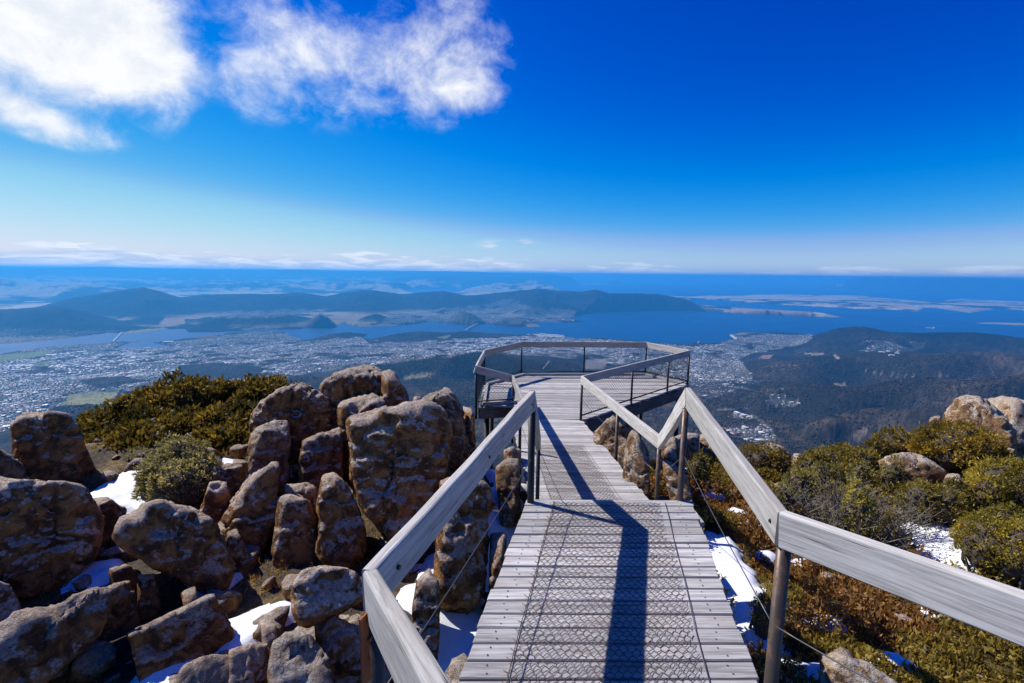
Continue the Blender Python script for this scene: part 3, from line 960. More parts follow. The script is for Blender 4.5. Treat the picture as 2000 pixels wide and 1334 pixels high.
# ================================================================== timber walkway, platform and railings
def wood_mat(name, dark, light, stain=(0.30, 0.24, 0.19), rough=0.92):
    m_ = bpy.data.materials.new(name)
    m_.use_nodes = True
    q = NT(m_.node_tree)
    t_ = q.n('ShaderNodeTexCoord')
    oi = q.n('ShaderNodeObjectInfo')
    off = q.comb(q.m('MULTIPLY', oi.outputs['Random'], 37.0), q.m('MULTIPLY', oi.outputs['Random'], 91.0), q.m('MULTIPLY', oi.outputs['Random'], 17.0))
    v = q.vm('ADD', t_.outputs['Object'], off)
    g1 = q.noise(q.mapping(v, scale=(2.4, 58, 58)), 1.0, 6.0, 0.68, 0.5)       # grain streaks
    g2 = q.noise(q.mapping(v, scale=(5.0, 150, 150)), 1.0, 3.0, 0.6, 0.2)      # fine fibres
    g3 = q.noise(v, 2.2, 4.0, 0.6)                                              # weathering blotches
    crack = q.smooth(q.noise(q.mapping(v, scale=(2.4, 95, 60), loc=(3, 5, 1)), 1.0, 2.0, 0.5, 0.3), 0.68, 0.74)
    c = q.mix(q.smooth(g1, 0.34, 0.62), dark + (1,), light + (1,))
    c = q.mix(q.m('MULTIPLY', q.smooth(g3, 0.48, 0.70), 0.55), c, stain + (1,))
    c = q.mix(q.m('MULTIPLY', q.smooth(g2, 0.52, 0.75), 0.35), c, tuple(x * 0.55 for x in dark) + (1,))
    c = q.mix(q.m('MULTIPLY', crack, 0.8), c, (0.05, 0.045, 0.04, 1))
    hv = q.n('ShaderNodeHueSaturation')
    q.put(hv.inputs['Value'], q.m('ADD', 0.72, q.m('MULTIPLY', oi.outputs['Random'], 0.48)))
    q.l(c, hv.inputs['Color'])
    b_ = q.n('ShaderNodeBsdfPrincipled')
    q.l(hv.outputs[0], b_.inputs['Base Color'])
    b_.inputs['Roughness'].default_value = rough
    b_.inputs['Specular IOR Level'].default_value = 0.12
    bp = q.n('ShaderNodeBump')
    bp.inputs['Strength'].default_value = 0.35
    bp.inputs['Distance'].default_value = 0.003
    q.l(q.m('SUBTRACT', q.m('ADD', g1, q.m('MULTIPLY', g2, 0.5)), crack), bp.inputs['Height'])
    q.l(bp.outputs[0], b_.inputs['Normal'])
    oo = q.n('ShaderNodeOutputMaterial')
    q.l(b_.outputs[0], oo.inputs[0])
    return m_


M_PLANK = wood_mat("weathered_deck_timber", (0.30, 0.28, 0.27), (0.55, 0.53, 0.515), (0.36, 0.305, 0.265))
M_RAIL = wood_mat("silvered_rail_timber", (0.31, 0.29, 0.265), (0.50, 0.48, 0.45), (0.37, 0.31, 0.255))
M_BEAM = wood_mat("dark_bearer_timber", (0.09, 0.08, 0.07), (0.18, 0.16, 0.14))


def steel_mat(name, base, rust, amount):
    m_ = bpy.data.materials.new(name)
    m_.use_nodes = True
    q = NT(m_.node_tree)
    t_ = q.n('ShaderNodeTexCoord')
    n_ = q.noise(t_.outputs['Object'], 7.0, 6.0, 0.65)
    f_ = q.noise(t_.outputs['Object'], 60.0, 3.0, 0.6)
    b_ = q.n('ShaderNodeBsdfPrincipled')
    k = q.smooth(q.m('ADD', n_, q.m('MULTIPLY', f_, 0.25)), 0.75 - amount, 0.95 - amount)
    q.l(q.mix(k, base + (1,), rust + (1,)), b_.inputs['Base Color'])
    q.put(b_.inputs['Metallic'], q.m('MULTIPLY', q.m('SUBTRACT', 1.0, k), 0.5))
    q.put(b_.inputs['Roughness'], q.m('ADD', 0.42, q.m('MULTIPLY', k, 0.4)))
    oo = q.n('ShaderNodeOutputMaterial')
    q.l(b_.outputs[0], oo.inputs[0])
    return m_


M_STEEL = steel_mat("weathered_steel_pipe", (0.085, 0.062, 0.048), (0.13, 0.062, 0.034), 0.16)
M_DARKSTEEL = steel_mat("dark_steel_pipe", (0.025, 0.024, 0.024), (0.05, 0.035, 0.028), 0.10)
M_MESH = plain("dull_dark_mesh_wire", (0.012, 0.012, 0.013), 0.95)
M_RUST = steel_mat("rust_red_plate", (0.17, 0.045, 0.025), (0.30, 0.09, 0.03), 0.28)
M_WIRE = steel_mat("galvanised_wire", (0.055, 0.050, 0.050), (0.12, 0.065, 0.045), 0.22)
M_CABLE = steel_mat("steel_cable", (0.09, 0.09, 0.095), (0.05, 0.04, 0.035), 0.05)
M_FROST = plain("frosted_wire", (0.80, 0.82, 0.86), 0.6)
M_NAIL = plain("nail_head", (0.05, 0.045, 0.04), 0.5)

Z2D, ZP = -0.79, -0.95
rnd = random.Random(5)


def place(o, origin, xdir, up=(0, 0, 1)):
    x = Vector(map(float, xdir)).normalized()
    u = Vector(up)
    y = u.cross(x).normalized()
    z = x.cross(y)
    m_ = Matrix.Identity(4)
    for i in range(3):
        m_[i][0], m_[i][1], m_[i][2], m_[i][3] = x[i], y[i], z[i], float(origin[i])
    o.matrix_basis = m_


def lerp(a, b, t):
    return np.asarray(a) * (1 - t) + np.asarray(b) * t


# --- deck rows: left and right edge as functions of y
l0, l1 = onz(890, 1334, 0), onz(1028, 981, 0)
r0_, r1_ = onz(1485, 1334, 0), onz(1352, 978, 0)
m0, m1 = onz(1037, 977, Z2D), onz(1004, 845, ZP)
n0, n1 = onz(1268, 975, Z2D), onz(1138, 822, ZP)
YJ = float(n1[1])


def line_x(a, b, y):
    return a[0] + (b[0] - a[0]) * (y - a[1]) / (b[1] - a[1])


def plank_mesh(xa0, xa1, xb0, xb1, w, th, nm="plank"):
    """plank in its own frame: x along the grain, near edge at y=-w/2."""
    mb = MB()
    h = w / 2
    mb.hexa([(xa0, -h, -th), (xb0, -h, -th), (xb1, h, -th), (xa1, h, -th), (xa0, -h, 0), (xb0, -h, 0), (xb1, h, 0), (xa1, h, 0)])
    return mb.mesh(nm, M_PLANK, bevel=0.004, seg=2)


walk = tag(empty("boardwalk", (0.5, 3.0, -1.2)), "weathered grey plank boardwalk with wire netting leading down to the lookout platform", "boardwalk")
walk_off = Vector((0.5, 3.0, -1.2))
nail_mb = MB()


def nail(x, y, z):
    b = len(nail_mb.v)
    for k in range(6):
        nail_mb.v.append((x + 0.0055 * math.cos(k * 1.047), y + 0.0055 * math.sin(k * 1.047), z + 0.0015))
    nail_mb.f.append(tuple(range(b, b + 6)))


def add_planks(root, off, ys, yend, pitch, fl, fr, fz, gap=0.011, th=0.04, nails=True, seed=1, skew=0.0, cut=()):
    rr = random.Random(seed)
    y = ys
    k = 0
    while y < yend - 0.02:
        pw = pitch if k not in cut else pitch * 0.55
        w = pw - gap
        yc = y + pw / 2
        xl0, xl1 = fl(yc - w / 2), fl(yc + w / 2)
        xr0, xr1 = fr(yc - w / 2), fr(yc + w / 2)
        xc = (xl0 + xr0) / 2
        j0, j1 = rr.uniform(-.012, .012), rr.uniform(-.012, .012)
        z = fz(yc) + rr.uniform(-.003, .003)
        me = plank_mesh(xl0 - xc + j0, xl1 - xc + j0, xr0 - xc + j1, xr1 - xc + j1, w, th)
        o = link("plank", me, root)
        a = skew + rr.uniform(-.006, .006)
        o.location = Vector((xc, yc, z)) - off
        o.rotation_euler = (rr.uniform(-.012, .012), rr.uniform(-.004, .004), a)
        if nails:
            for xe, s in ((xl0, 1), (xr0, -1)):
                for dyy in (-0.25, 0.25):
                    xx = xe + s * 0.13 + rr.uniform(-.02, .02)
                    nail(xx, yc + dyy * w + (xx - xc) * a, z + 0.0012)
        y += pw
        k += 1


PITCH_B = 0.1175
add_planks(walk, walk_off, 0.75, min(l1[1], r1_[1]) + 0.02, PITCH_B, lambda y: line_x(l0, l1, y), lambda y: line_x(r0_, r1_, y), lambda y: 0.0, seed=2, skew=R(0.8), cut=(22,))
YD1 = float(min(l1[1], r1_[1]) + 0.03)
fz2 = lambda y: Z2D + (ZP - Z2D) * (y - m0[1]) / (YJ - m0[1])
fl2 = lambda y: line_x(m0, m1, y)
fr2 = lambda y: line_x(n0, n1, y)
YS2 = YD1 + 0.95
add_planks(walk, walk_off, YS2, YJ, PITCH_B, fl2, fr2, fz2, seed=3)
# stair between the two levels
for k in range(3):
    yy = YD1 + 0.02 + k * 0.30
    zt = -0.2 - k * 0.2
    xa, xb = (fl2(yy) + line_x(l0, l1, yy)) / 2, (fr2(yy) + line_x(r0_, r1_, yy)) / 2
    me = plank_mesh(-(xb - xa) / 2, -(xb - xa) / 2, (xb - xa) / 2, (xb - xa) / 2, 0.29, 0.045, "stair_tread")
    o = link("stair_tread", me, walk)
    o.location = Vector(((xa + xb) / 2, yy + 0.15, zt)) - walk_off
nail_o = nail_mb.build("nail_heads", M_NAIL, walk)
nail_o.location = -walk_off
nail_o["kind"] = "stuff"


def beam(root, off, p, q, wdt, hgt, mat_, name, bev=0.004, drop=0.0):
    """timber of section wdt x hgt whose TOP centre line runs p -> q."""
    p, q = Vector(map(float, p)), Vector(map(float, q))
    L = (q - p).length
    mb = MB()
    n = max(1, int(L / 0.5))
    mb.box(0, L, -wdt / 2, wdt / 2, -hgt, 0)
    o = link(name, mb.mesh(name, mat_, bevel=bev, seg=3), root)
    place(o, p - off, q - p)
    return o


for fl_, s in ((lambda y: line_x(l0, l1, y), 1), (lambda y: line_x(r0_, r1_, y), -1), (lambda y: (line_x(l0, l1, y) + line_x(r0_, r1_, y)) / 2, 0)):
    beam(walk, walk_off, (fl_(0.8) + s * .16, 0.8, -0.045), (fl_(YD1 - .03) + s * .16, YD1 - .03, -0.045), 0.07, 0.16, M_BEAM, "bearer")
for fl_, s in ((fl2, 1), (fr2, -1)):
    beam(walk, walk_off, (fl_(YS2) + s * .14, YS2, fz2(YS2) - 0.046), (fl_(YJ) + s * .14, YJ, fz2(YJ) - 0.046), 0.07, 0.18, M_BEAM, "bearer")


# --- hexagonal wire netting stapled over the middle of the boards
def netting(name, root, off, y0, y1, fa, fb, fz, cell=0.045, wire=0.0011, seed=1):
    rr = np.random.default_rng(seed)
    vs_, fs_ = [], []
    px_, py_ = cell, cell * 0.80
    segs = []
    ny = int((y1 - y0) / py_)
    for j in range(ny):
        yb = y0 + j * py_
        xa, xb = fa(yb), fb(yb)
        nx = int((xb - xa) / px_)
        for i in range(nx):
            xo = xa + (i + 0.5 * (j % 2)) * px_
            # one twisted straight length and two slanted lengths per cell
            p0 = (xo, yb); p1 = (xo, yb + py_ * 0.42)
            p2 = (xo - px_ / 2, yb + py_); p3 = (xo + px_ / 2, yb + py_)
            segs += [(p0, p1), (p1, p2), (p1, p3)]
    S = np.array(segs)                                     # (n,2,2)
    jig = lambda P: P + 0.004 * np.stack([np.sin(P[:, 0] * 141 + P[:, 1] * 83), np.cos(P[:, 0] * 97 - P[:, 1] * 121)], -1)
    A_, B_ = jig(S[:, 0]), jig(S[:, 1])
    zf = np.vectorize(fz)
    za = zf(A_[:, 1]) + 0.007 + 0.004 * np.sin(A_[:, 0] * 23 + A_[:, 1] * 31); zb = zf(B_[:, 1]) + 0.007 + 0.004 * np.sin(B_[:, 0] * 23 + B_[:, 1] * 31)
    d = B_ - A_; d /= np.linalg.norm(d, axis=1)[:, None]
    nrm = np.stack([-d[:, 1], d[:, 0]], -1)
    V = []
    for P, z in ((A_, za), (B_, zb)):
        for k in range(3):
            th = 2 * math.pi * k / 3 + math.pi / 2
            V.append(np.stack([P[:, 0] + nrm[:, 0] * math.cos(th) * wire, P[:, 1] + nrm[:, 1] * math.cos(th) * wire, z + math.sin(th) * wire], -1))
    V = np.stack(V, 1)                                     # n,6,3
    Fq = np.array([(0, 1, 4, 3), (2, 0, 3, 5)])
    fs_ = (np.arange(len(S))[:, None, None] * 6 + Fq[None]).reshape(-1, 4)
    V = V.reshape(-1, 3) - np.array(off)
    o = link(name, np_mesh(name, V, fs_, M_WIRE), root)
    # selvedge wires
    for fe in (fa, fb):
        mb = MB()
        ys_ = np.linspace(y0, y1, 60)
        mb.tube([(fe(y) + 0.003 * math.sin(y * 7) - off[0], y - off[1], fz(y) + 0.008 - off[2]) for y in ys_], wire * 1.25, 5)
        mb.build("edge_wire", M_WIRE, o)
    return o


d1l, d1r = (lambda y: line_x(l0, l1, y)), (lambda y: line_x(r0_, r1_, y))
netting("wire_netting", walk, walk_off, 0.8, YD1 - 0.02, lambda y: d1l(y) + 0.165 * (d1r(y) - d1l(y)), lambda y: d1l(y) + 0.83 * (d1r(y) - d1l(y)), lambda y: 0.0, wire=0.0021)
netting("wire_netting", walk, walk_off, YS2 + 0.05, YJ - 1.6, lambda y: fl2(y) + 0.17 * (fr2(y) - fl2(y)), lambda y: fl2(y) + 0.76 * (fr2(y) - fl2(y)), fz2, wire=0.0020, seed=2)

# ------------------------------------------------------------------ lookout platform
P_E, P_F, P_G, P_H, P_I, P_J, P_D = (onz(*p, ZP) for p in ((937, 792), (946, 751), (1019, 732), (1262, 732), (1345, 751), (1138, 821), (1002, 788)))
P_K = np.array([fl2(YJ), YJ, ZP])
POLY = [P_J, P_I, P_H, P_G, P_F, P_E, P_D, P_K]


def xrange_at(y):
    xs = []
    for a, b in zip(POLY, POLY[1:] + POLY[:1]):
        if (a[1] - y) * (b[1] - y) <= 0 and abs(a[1] - b[1]) > 1e-6:
            xs.append(a[0] + (b[0] - a[0]) * (y - a[1]) / (b[1] - a[1]))
    return min(xs), max(xs)


pc = Vector((1.6, 11.2, ZP - 2.5))
plat = tag(empty("lookout_platform", pc), "grey plank lookout platform with angled sides standing over the cliff edge", "platform")
YT = float(max(P_G[1], P_H[1]))
ylim = lambda y: min(max(y, YJ + 0.001), YT - 0.06)
add_planks(plat, pc, YJ + 0.002, YT - 0.05, PITCH_B, lambda y: xrange_at(ylim(y))[0], lambda y: xrange_at(ylim(y))[1], lambda y: ZP, nails=False, seed=9)
for a, b, nm in ((P_J, P_I, 0), (P_I, P_H, 0), (P_H, P_G, 0), (P_G, P_F, 0), (P_F, P_E, 0), (P_E, P_D, 0)):
    off_ = np.array([0, 0, -0.05])
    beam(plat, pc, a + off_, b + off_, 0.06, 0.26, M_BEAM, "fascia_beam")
for a, b in ((P_I, P_H), (P_H, P_G), (P_G, P_F), (P_F, P_E), (P_E, P_D)):
    c0 = np.array([1.6, 11.3, ZP])
    ins = lambda p: p + (c0 - p) / np.linalg.norm(c0 - p) * 0.10
    beam(plat, pc, ins(a) + np.array([0, 0, 0.062]), ins(b) + np.array([0, 0, 0.062]), 0.07, 0.055, M_RAIL, "edge_kerb")
for (x, y) in [(P_J[0] + .15, P_J[1] + .5), (P_I[0] - .3, P_I[1] - .1), (P_H[0] - .2, P_H[1] - .3), (P_G[0] + .2, P_G[1] - .3), (P_F[0] + .2, P_F[1] - .1), (P_E[0] + .15, P_E[1] + .2), (2.6, 10.9)]:
    mb = MB(); mb.tube([(x - pc.x, y - pc.y, -5.5), (x - pc.x, y - pc.y, 2.24)], 0.06, 10)
    mb.build("stilt", M_DARKSTEEL, plat, smooth=True)
for y in (10.1, 11.2, 12.3):
    xa, xb = xrange_at(y)
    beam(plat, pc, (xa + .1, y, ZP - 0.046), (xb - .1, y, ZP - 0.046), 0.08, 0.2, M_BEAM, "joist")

# ------------------------------------------------------------------ railings
RW, RH = 0.052, 0.168


def rail_board(root, off, p, q, name="rail", w_=RW, h_=RH, ext=0.0):
    p, q = Vector(map(float, p)), Vector(map(float, q))
    d = (q - p).normalized()
    p, q = p - d * ext, q + d * ext
    L = (q - p).length
    n = max(2, int(L / 0.12))
    rr = random.Random(int(abs(p.x * 977 + q.y * 131)))
    v, f = [], []
    prof = []
    ch = 0.010
    for (yy, zz_) in ((-w_ / 2, -ch), (-w_ / 2 + ch * .4, -ch * .35), (-w_ / 2 + ch, 0), (w_ / 2 - ch, 0), (w_ / 2 - ch * .4, -ch * .35), (w_ / 2, -ch), (w_ / 2, -h_ + ch * .6), (w_ / 2 - ch * .6, -h_), (-w_ / 2 + ch * .6, -h_), (-w_ / 2, -h_ + ch * .6)):
        prof.append((yy, zz_))
    m_ = len(prof)
    for i in range(n + 1):
        x = L * i / n
        wb = 0.0022 * math.sin(x * 3.1 + p.x * 9) + 0.0012 * math.sin(x * 9.7 + q.x * 5)
        for (yy, zz_) in prof:
            v.append((x, yy + wb + rr.uniform(-.0003, .0003), zz_ + wb * .6 + rr.uniform(-.0003, .0003)))
    for i in range(n):
        for k in range(m_):
            k2 = (k + 1) % m_
            f.append((i * m_ + k, (i + 1) * m_ + k, (i + 1) * m_ + k2, i * m_ + k2))
    f.append(tuple(range(m_)))
    f.append(tuple(n * m_ + k for k in range(m_))[::-1])
    me = bpy.data.meshes.new(name)
    me.from_pydata(v, [], f)
    me.materials.append(M_RAIL)
    me.update()
    o = link(name, me, root)
    place(o, p - off, q - p)
    return o


def post(root, off, x, y, z0, z1, r_=0.029, mat_=None, name="post"):
    mb = MB()
    mb.tube([(0, 0, 0), (0, 0, z1 - z0)], r_, 14)
    o = mb.build(name, mat_ or M_STEEL, root, smooth=False)
    for p_ in o.data.polygons:
        p_.use_smooth = len(p_.vertices) == 4
    o.location = Vector((float(x), float(y), float(z0))) - off
    return o


def cable(root, off, pts, r_=0.0035):
    mb = MB()
    for p, q in zip(pts[:-1], pts[1:]):
        P = [lerp(p, q, t) - np.array([0, 0, 0.02 * 4 * t * (1 - t)]) - np.array(off) for t in np.linspace(0, 1, 9)]
        mb.tube(P, r_, 6)
    return mb.build("cable", M_CABLE, root, smooth=True)


yB = float(onz(1035, 981, 0)[1]); yL = float(onz(1338, 977, 0)[1])
yC = float(onz(1050, 985, Z2D)[1]); yK = float(onz(1287, 974, Z2D)[1])
T_A = onz(722, 1112, 0.96); T_N = onz(862, 1340, 1.16)
T_B = ony(1040, 763, yB); T_C = ony(1052, 851, yC - .15); T_D = ony(1002, 733, float(P_D[1]))
T_E = ony(930, 714, float(P_E[1])); T_F = ony(946, 684, float(P_F[1])); T_G = ony(1019, 667, float(P_G[1])); T_H = ony(1263, 668, float(P_H[1]))
T_I = ony(1347, 684, float(P_I[1])); T_J = ony(1137, 734, float(P_J[1])); T_K = ony(1289, 851, yK); T_L = ony(1344, 757, yL); T_M = onz(1530, 998, 0.96); T_O = onz(2060, 1178, 1.02)
for nm in "ABCDEFGHIJKLMNO":
    pass
dirN = (T_N - T_A) / np.linalg.norm(T_N - T_A)
T_N2 = T_N + dirN * 0.5

# left handrail
hl_off = Vector((-0.3, 2.6, -1.2))
hl = tag(empty("handrail", hl_off), "silvered timber handrail on steel posts along the boulder side of the boardwalk", "handrail", "boardwalk handrails")
for p, q in ((T_N2, T_A), (T_A, T_B), (T_B, T_C), (T_C, T_D)):
    rail_board(hl, hl_off, p, q, ext=0.006)


def u_down(T, dz=RH):
    return T[2] - dz


PB = onz(1035, 981, 0)
post(hl, hl_off, T_A[0] + .02, T_A[1] - .03, -1.3, T_A[2] - RH + .02, 0.033)
post(hl, hl_off, T_B[0], T_B[1] + .005, -1.3, T_B[2] - RH - .01, 0.031, M_DARKSTEEL)
post(hl, hl_off, T_C[0], T_C[1], -1.4, T_C[2] - RH + .01, 0.024, M_DARKSTEEL)
pm = lerp(T_C, T_D, 0.40)
post(hl, hl_off, pm[0] - .06, pm[1], -1.5, pm[2] - RH, 0.026, M_DARKSTEEL)
post(hl, hl_off, T_D[0], T_D[1], -1.9, T_D[2] - RH, 0.026, M_DARKSTEEL)
mb = MB()
mb.box(-.006, .0, -.05, .03, -.26, 0.0)
mb.tube([(-.018, -.01, -.10), (.01, -.01, -.10)], 0.009, 8)
o = mb.build("bracket", M_RUST, hl)
o.location = Vector((T_A[0] + .012, T_A[1] - .055, T_A[2] - RH + .05)) - hl_off
o.rotation_euler = (0, 0, R(-20))
mid = lambda T, z: np.array([T[0], T[1], z])
cable(hl, hl_off, [mid(T_A, .42), mid(T_B, .40), mid(T_C, T_C[2] - .5), mid(T_D, T_D[2] - .48)])

for T_, t_, q_ in ((T_A, 0.06, T_B), (T_A, 0.95, T_B), (T_A, 0.5, T_B)):
    pb = lerp(T_, q_, t_)
    dv_ = (q_ - T_) / np.linalg.norm(q_ - T_)
    nn_ = np.array([dv_[1], -dv_[0], 0]); nn_ /= np.linalg.norm(nn_)
    mb = MB(); a_ = pb + nn_ * (RW / 2 - .002) - np.array([0, 0, .085]); mb.tube([a_ - np.array(hl_off), a_ + nn_ * .010 - np.array(hl_off)], 0.010, 8)
    mb.build("bolt", M_DARKSTEEL, hl)

# right handrail
hr_off = Vector((1.5, 3.0, -1.2))
hr = tag(empty("handrail", hr_off), "silvered timber handrail zigzagging on rusty posts along the heath side of the boardwalk", "handrail", "boardwalk handrails")
for p, q in ((T_O, T_M), (T_M, T_L), (T_L, T_K), (T_K, T_J)):
    rail_board(hr, hr_off, p, q, ext=0.006)
pxy = onz(1532, 1360, 0.12)
post(hr, hr_off, T_M[0] + .025, T_M[1] + .01, -1.3, T_M[2] - RH + .01, 0.031)
post(hr, hr_off, T_L[0] - .01, T_L[1], -1.3, T_L[2] - RH - .02, 0.027)
post(hr, hr_off, T_K[0], T_K[1], -1.5, T_K[2] - RH + .02, 0.027)
pm = lerp(T_K, T_J, 0.62)
pm2 = ony(1200, 775, float(onz(1195, 890, fz2(6.9))[1]))
pm = lerp(T_K, T_J, float((pm2[1] - T_K[1]) / (T_J[1] - T_K[1])))
post(hr, hr_off, pm[0], pm[1], -1.7, pm[2] - RH + .01, 0.027)
post(hr, hr_off, T_J[0], T_J[1], -2.2, T_J[2] - RH, 0.026, M_DARKSTEEL)
cable(hr, hr_off, [mid(T_O, .48), mid(T_M, .40), mid(T_L, .42), mid(T_K, T_K[2] - .5), mid(T_J, T_J[2] - .5)])
for T_, dxx, dyy in ((T_M, .10, -.045), (T_M, -.012, .10), (T_L, .0, .0), (T_K, -.02, .1), (pm, 0, 0)):
    mb = MB(); mb.tube([(0, 0, 0), (0, -.012, 0)], 0.011, 10); mb.tube([(0, -.010, 0), (0, -.016, 0)], 0.006, 6)
    o = mb.build("bolt", M_DARKSTEEL, hr)
    o.location = Vector((T_[0] + dxx, T_[1] + dyy - RW * .5, T_[2] - .085)) - hr_off

# platform railing with chain link
pr_off = Vector((1.6, 11.2, ZP))
pr = tag(empty("platform_railing", pr_off), "timber-topped chain link railing around the lookout platform", "railing")
ring = [T_D, T_E, T_F, T_G, T_H, T_I, T_J]
base = [P_D, P_E, P_F, P_G, P_H, P_I, P_J]
for p, q in zip(ring[:-1], ring[1:]):
    rail_board(pr, pr_off, p, q, ext=0.012, w_=0.05)
for T_, B_ in list(zip(ring, base))[1:-1]:
    post(pr, pr_off, T_[0], T_[1], ZP - .32, T_[2] - RH + .02, 0.026, M_DARKSTEEL)
for a, b, t in ((3, 4, 0.5), (5, 6, 0.24), (5, 6, 0.60)):
    T_ = lerp(ring[a], ring[b], t)
    post(pr, pr_off, T_[0], T_[1], ZP - .3, T_[2] - RH + .02, 0.024, M_DARKSTEEL)


def chain_link(p, q, ztop, zbot, pitch=0.080, wire=0.0024, mat_=None, t0=0.0, t1=1.0, name="chain_link"):
    p, q = np.array(p, float), np.array(q, float)
    L = np.linalg.norm((q - p)[:2])
    d = (q - p) / L
    H = ztop - zbot
    mb = MB()
    nrm = np.array([-d[1], d[0], 0])
    k = 0
    for sgn in (1, -1):
        s = -H if sgn > 0 else 0.0
        e = L if sgn > 0 else L + H
        u = s
        while u < e:
            # line x = u + sgn * z
            za, zb = 0.0, H
            xa, xb = u, u + sgn * H
            lo, hi = (xa, xb) if sgn > 0 else (xb, xa)
            x0c, x1c = max(lo, 0.0), min(hi, L)
            if x1c > x0c + 0.01:
                z0c = (x0c - u) * sgn; z1c = (x1c - u) * sgn
                P0 = p + d * x0c; P1 = p + d * x1c
                a = (P0[0] - pr_off.x + nrm[0] * .004 * sgn, P0[1] - pr_off.y + nrm[1] * .004 * sgn, zbot + z0c - pr_off.z)
                b = (P1[0] - pr_off.x + nrm[0] * .004 * sgn, P1[1] - pr_off.y + nrm[1] * .004 * sgn, zbot + z1c - pr_off.z)
                mb.tube([a, b], wire, 3, cap=False)
            u += pitch
    return mb.build(name, mat_ or M_MESH, pr)


for i in range(len(ring) - 1):
    A_, B_ = ring[i], ring[i + 1]
    zt = min(A_[2], B_[2]) - RH + .03
    o = chain_link((A_[0], A_[1], 0), (B_[0], B_[1], 0), zt, ZP + 0.10)
    for zz_ in (ZP + 0.10,):
        mb = MB(); mb.tube([(A_[0] - pr_off.x, A_[1] - pr_off.y, zz_ - pr_off.z), (B_[0] - pr_off.x, B_[1] - pr_off.y, zz_ - pr_off.z)], 0.017, 8)
        mb.build("bottom_tube", M_DARKSTEEL, pr, smooth=True)
# rime still clinging to the mesh of the far side
Lg = T_H - T_G
def rime(t0, t1, z0, z1, pitch=0.080):
    p = T_G + Lg * t0; q = T_G + Lg * t1
    return chain_link((p[0], p[1] - .006, 0), (q[0], q[1] - .006, 0), z1, z0, pitch, 0.0055, M_FROST, name="frosted_mesh")
rime(0.510, 0.660, ZP + .17, ZP + .46)
rime(0.655, 0.68, ZP + .24, ZP + .50)
rime(0.775, 0.82, ZP + .34, ZP + .47)
mb = MB(); q0 = T_G + Lg * 0.17; mb.tube([(q0[0] - pr_off.x, q0[1] - pr_off.y - .01, .18), (q0[0] - pr_off.x + .12, q0[1] - pr_off.y - .01, .33), (q0[0] - pr_off.x + .19, q0[1] - pr_off.y - .01, .42)], 0.007, 5)
mb.build("frosted_mesh", M_FROST, pr)
# ================================================================== summit: ground, snow, boulders
GZ = -1.25


def Q4(*p): return [(x / 2.104, 700 + y / 2.104) for x, y in p]
def Q5(*p): return [(500 + x / 2.04, 680 + y / 2.04) for x, y in p]
def Q8(*p): return [(1300 + x / 2.2457, 740 + y / 2.2457) for x, y in p]
def Q6(*p): return [(880 + x / 3.706, 640 + y / 3.706) for x, y in p]


EDGE_A = np.radians([-80, -50, -36, -24, -16, -8, 0, 8, 16, 24, 32, 40, 50, 80])
EDGE_R = np.array([13, 12.5, 11.5, 11.0, 10.0, 9.0, 8.6, 8.8, 9.2, 9.6, 9.2, 10.5, 12, 13])


def gz(x, y):
    x = np.asarray(x, float); y = np.asarray(y, float)
    r_ = np.hypot(x, y); a = np.arctan2(x, y)
    z = GZ + 0.34 * (fbm(x * 0.55, y * 0.55, octv=4, seed=61) - 0.5) + 0.10 * (fbm(x * 2.6, y * 2.6, octv=3, seed=62) - 0.5)
    # the bank rises a little away from the walkway on the heath side and at the back of the boulder field
    z = z + 0.30 * sstep(x, 3.0, 6.5) * sstep(y, 2.0, 4.0) + 0.30 * sstep(-x, 2.5, 6.0) * sstep(y, 5.0, 8.5)
    # gully under the walkway
    z = z - 0.35 * np.exp(-((x - 0.75 - 0.02 * y) / 0.9) ** 2) * sstep(y, 3.4, 4.6)
    e = np.interp(a, EDGE_A, EDGE_R) + 0.8 * (fbm(x * 0.6 + 9, y * 0.6, octv=3, seed=66) - 0.5)
    return z - 1.5 * np.maximum(r_ - e, 0) - 0.6 * sstep(r_, e - 1.2, e)


xs = np.arange(-19, 19.01, 0.09); ys = np.arange(0.2, 20.5, 0.09)
GX, GY = np.meshgrid(xs, ys)
GZZ = gz(GX, GY) + 0.03 * (vnoise(GX * 11, GY * 11, seed=8) - 0.5)
gi = np.arange(GX.size).reshape(GX.shape)
gf = np.stack([gi[:-1, :-1], gi[:-1, 1:], gi[1:, 1:], gi[1:, :-1]], -1).reshape(-1, 4)
mat = bpy.data.materials.new("alpine_soil_and_moss")
mat.use_nodes = True
g = NT(mat.node_tree)
geo = g.n('ShaderNodeNewGeometry')
P_ = geo.outputs['Position']
na_ = g.noise(P_, 1.3, 6.0, 0.6)
nb_ = g.noise(P_, 14.0, 6.0, 0.7)
nc_ = g.noise(P_, 70.0, 3.0, 0.6)
c = g.mix(g.smooth(nb_, 0.3, 0.7), (0.030, 0.022, 0.014, 1), (0.10, 0.070, 0.040, 1))
c = g.mix(g.smooth(na_, 0.48, 0.60), c, g.mix(g.smooth(nb_, 0.35, 0.65), (0.075, 0.050, 0.018, 1), (0.23, 0.155, 0.055, 1)))
c = g.mix(g.m('MULTIPLY', g.smooth(nc_, 0.55, 0.7), 0.5), c, (0.16, 0.14, 0.12, 1))
sx3 = g.sep(P_)[0]
hea = g.mix(g.smooth(nb_, 0.35, 0.65), (0.050, 0.038, 0.013, 1), (0.15, 0.115, 0.036, 1))
c = g.mix(g.smooth(g.m('ADD', sx3, g.m('MULTIPLY', na_, 0.8)), 1.4, 2.2), c, hea)
bs = g.n('ShaderNodeBsdfPrincipled')
g.l(c, bs.inputs['Base Color'])
bs.inputs['Roughness'].default_value = 0.95
bp = g.n('ShaderNodeBump')
bp.inputs['Strength'].default_value = 0.9
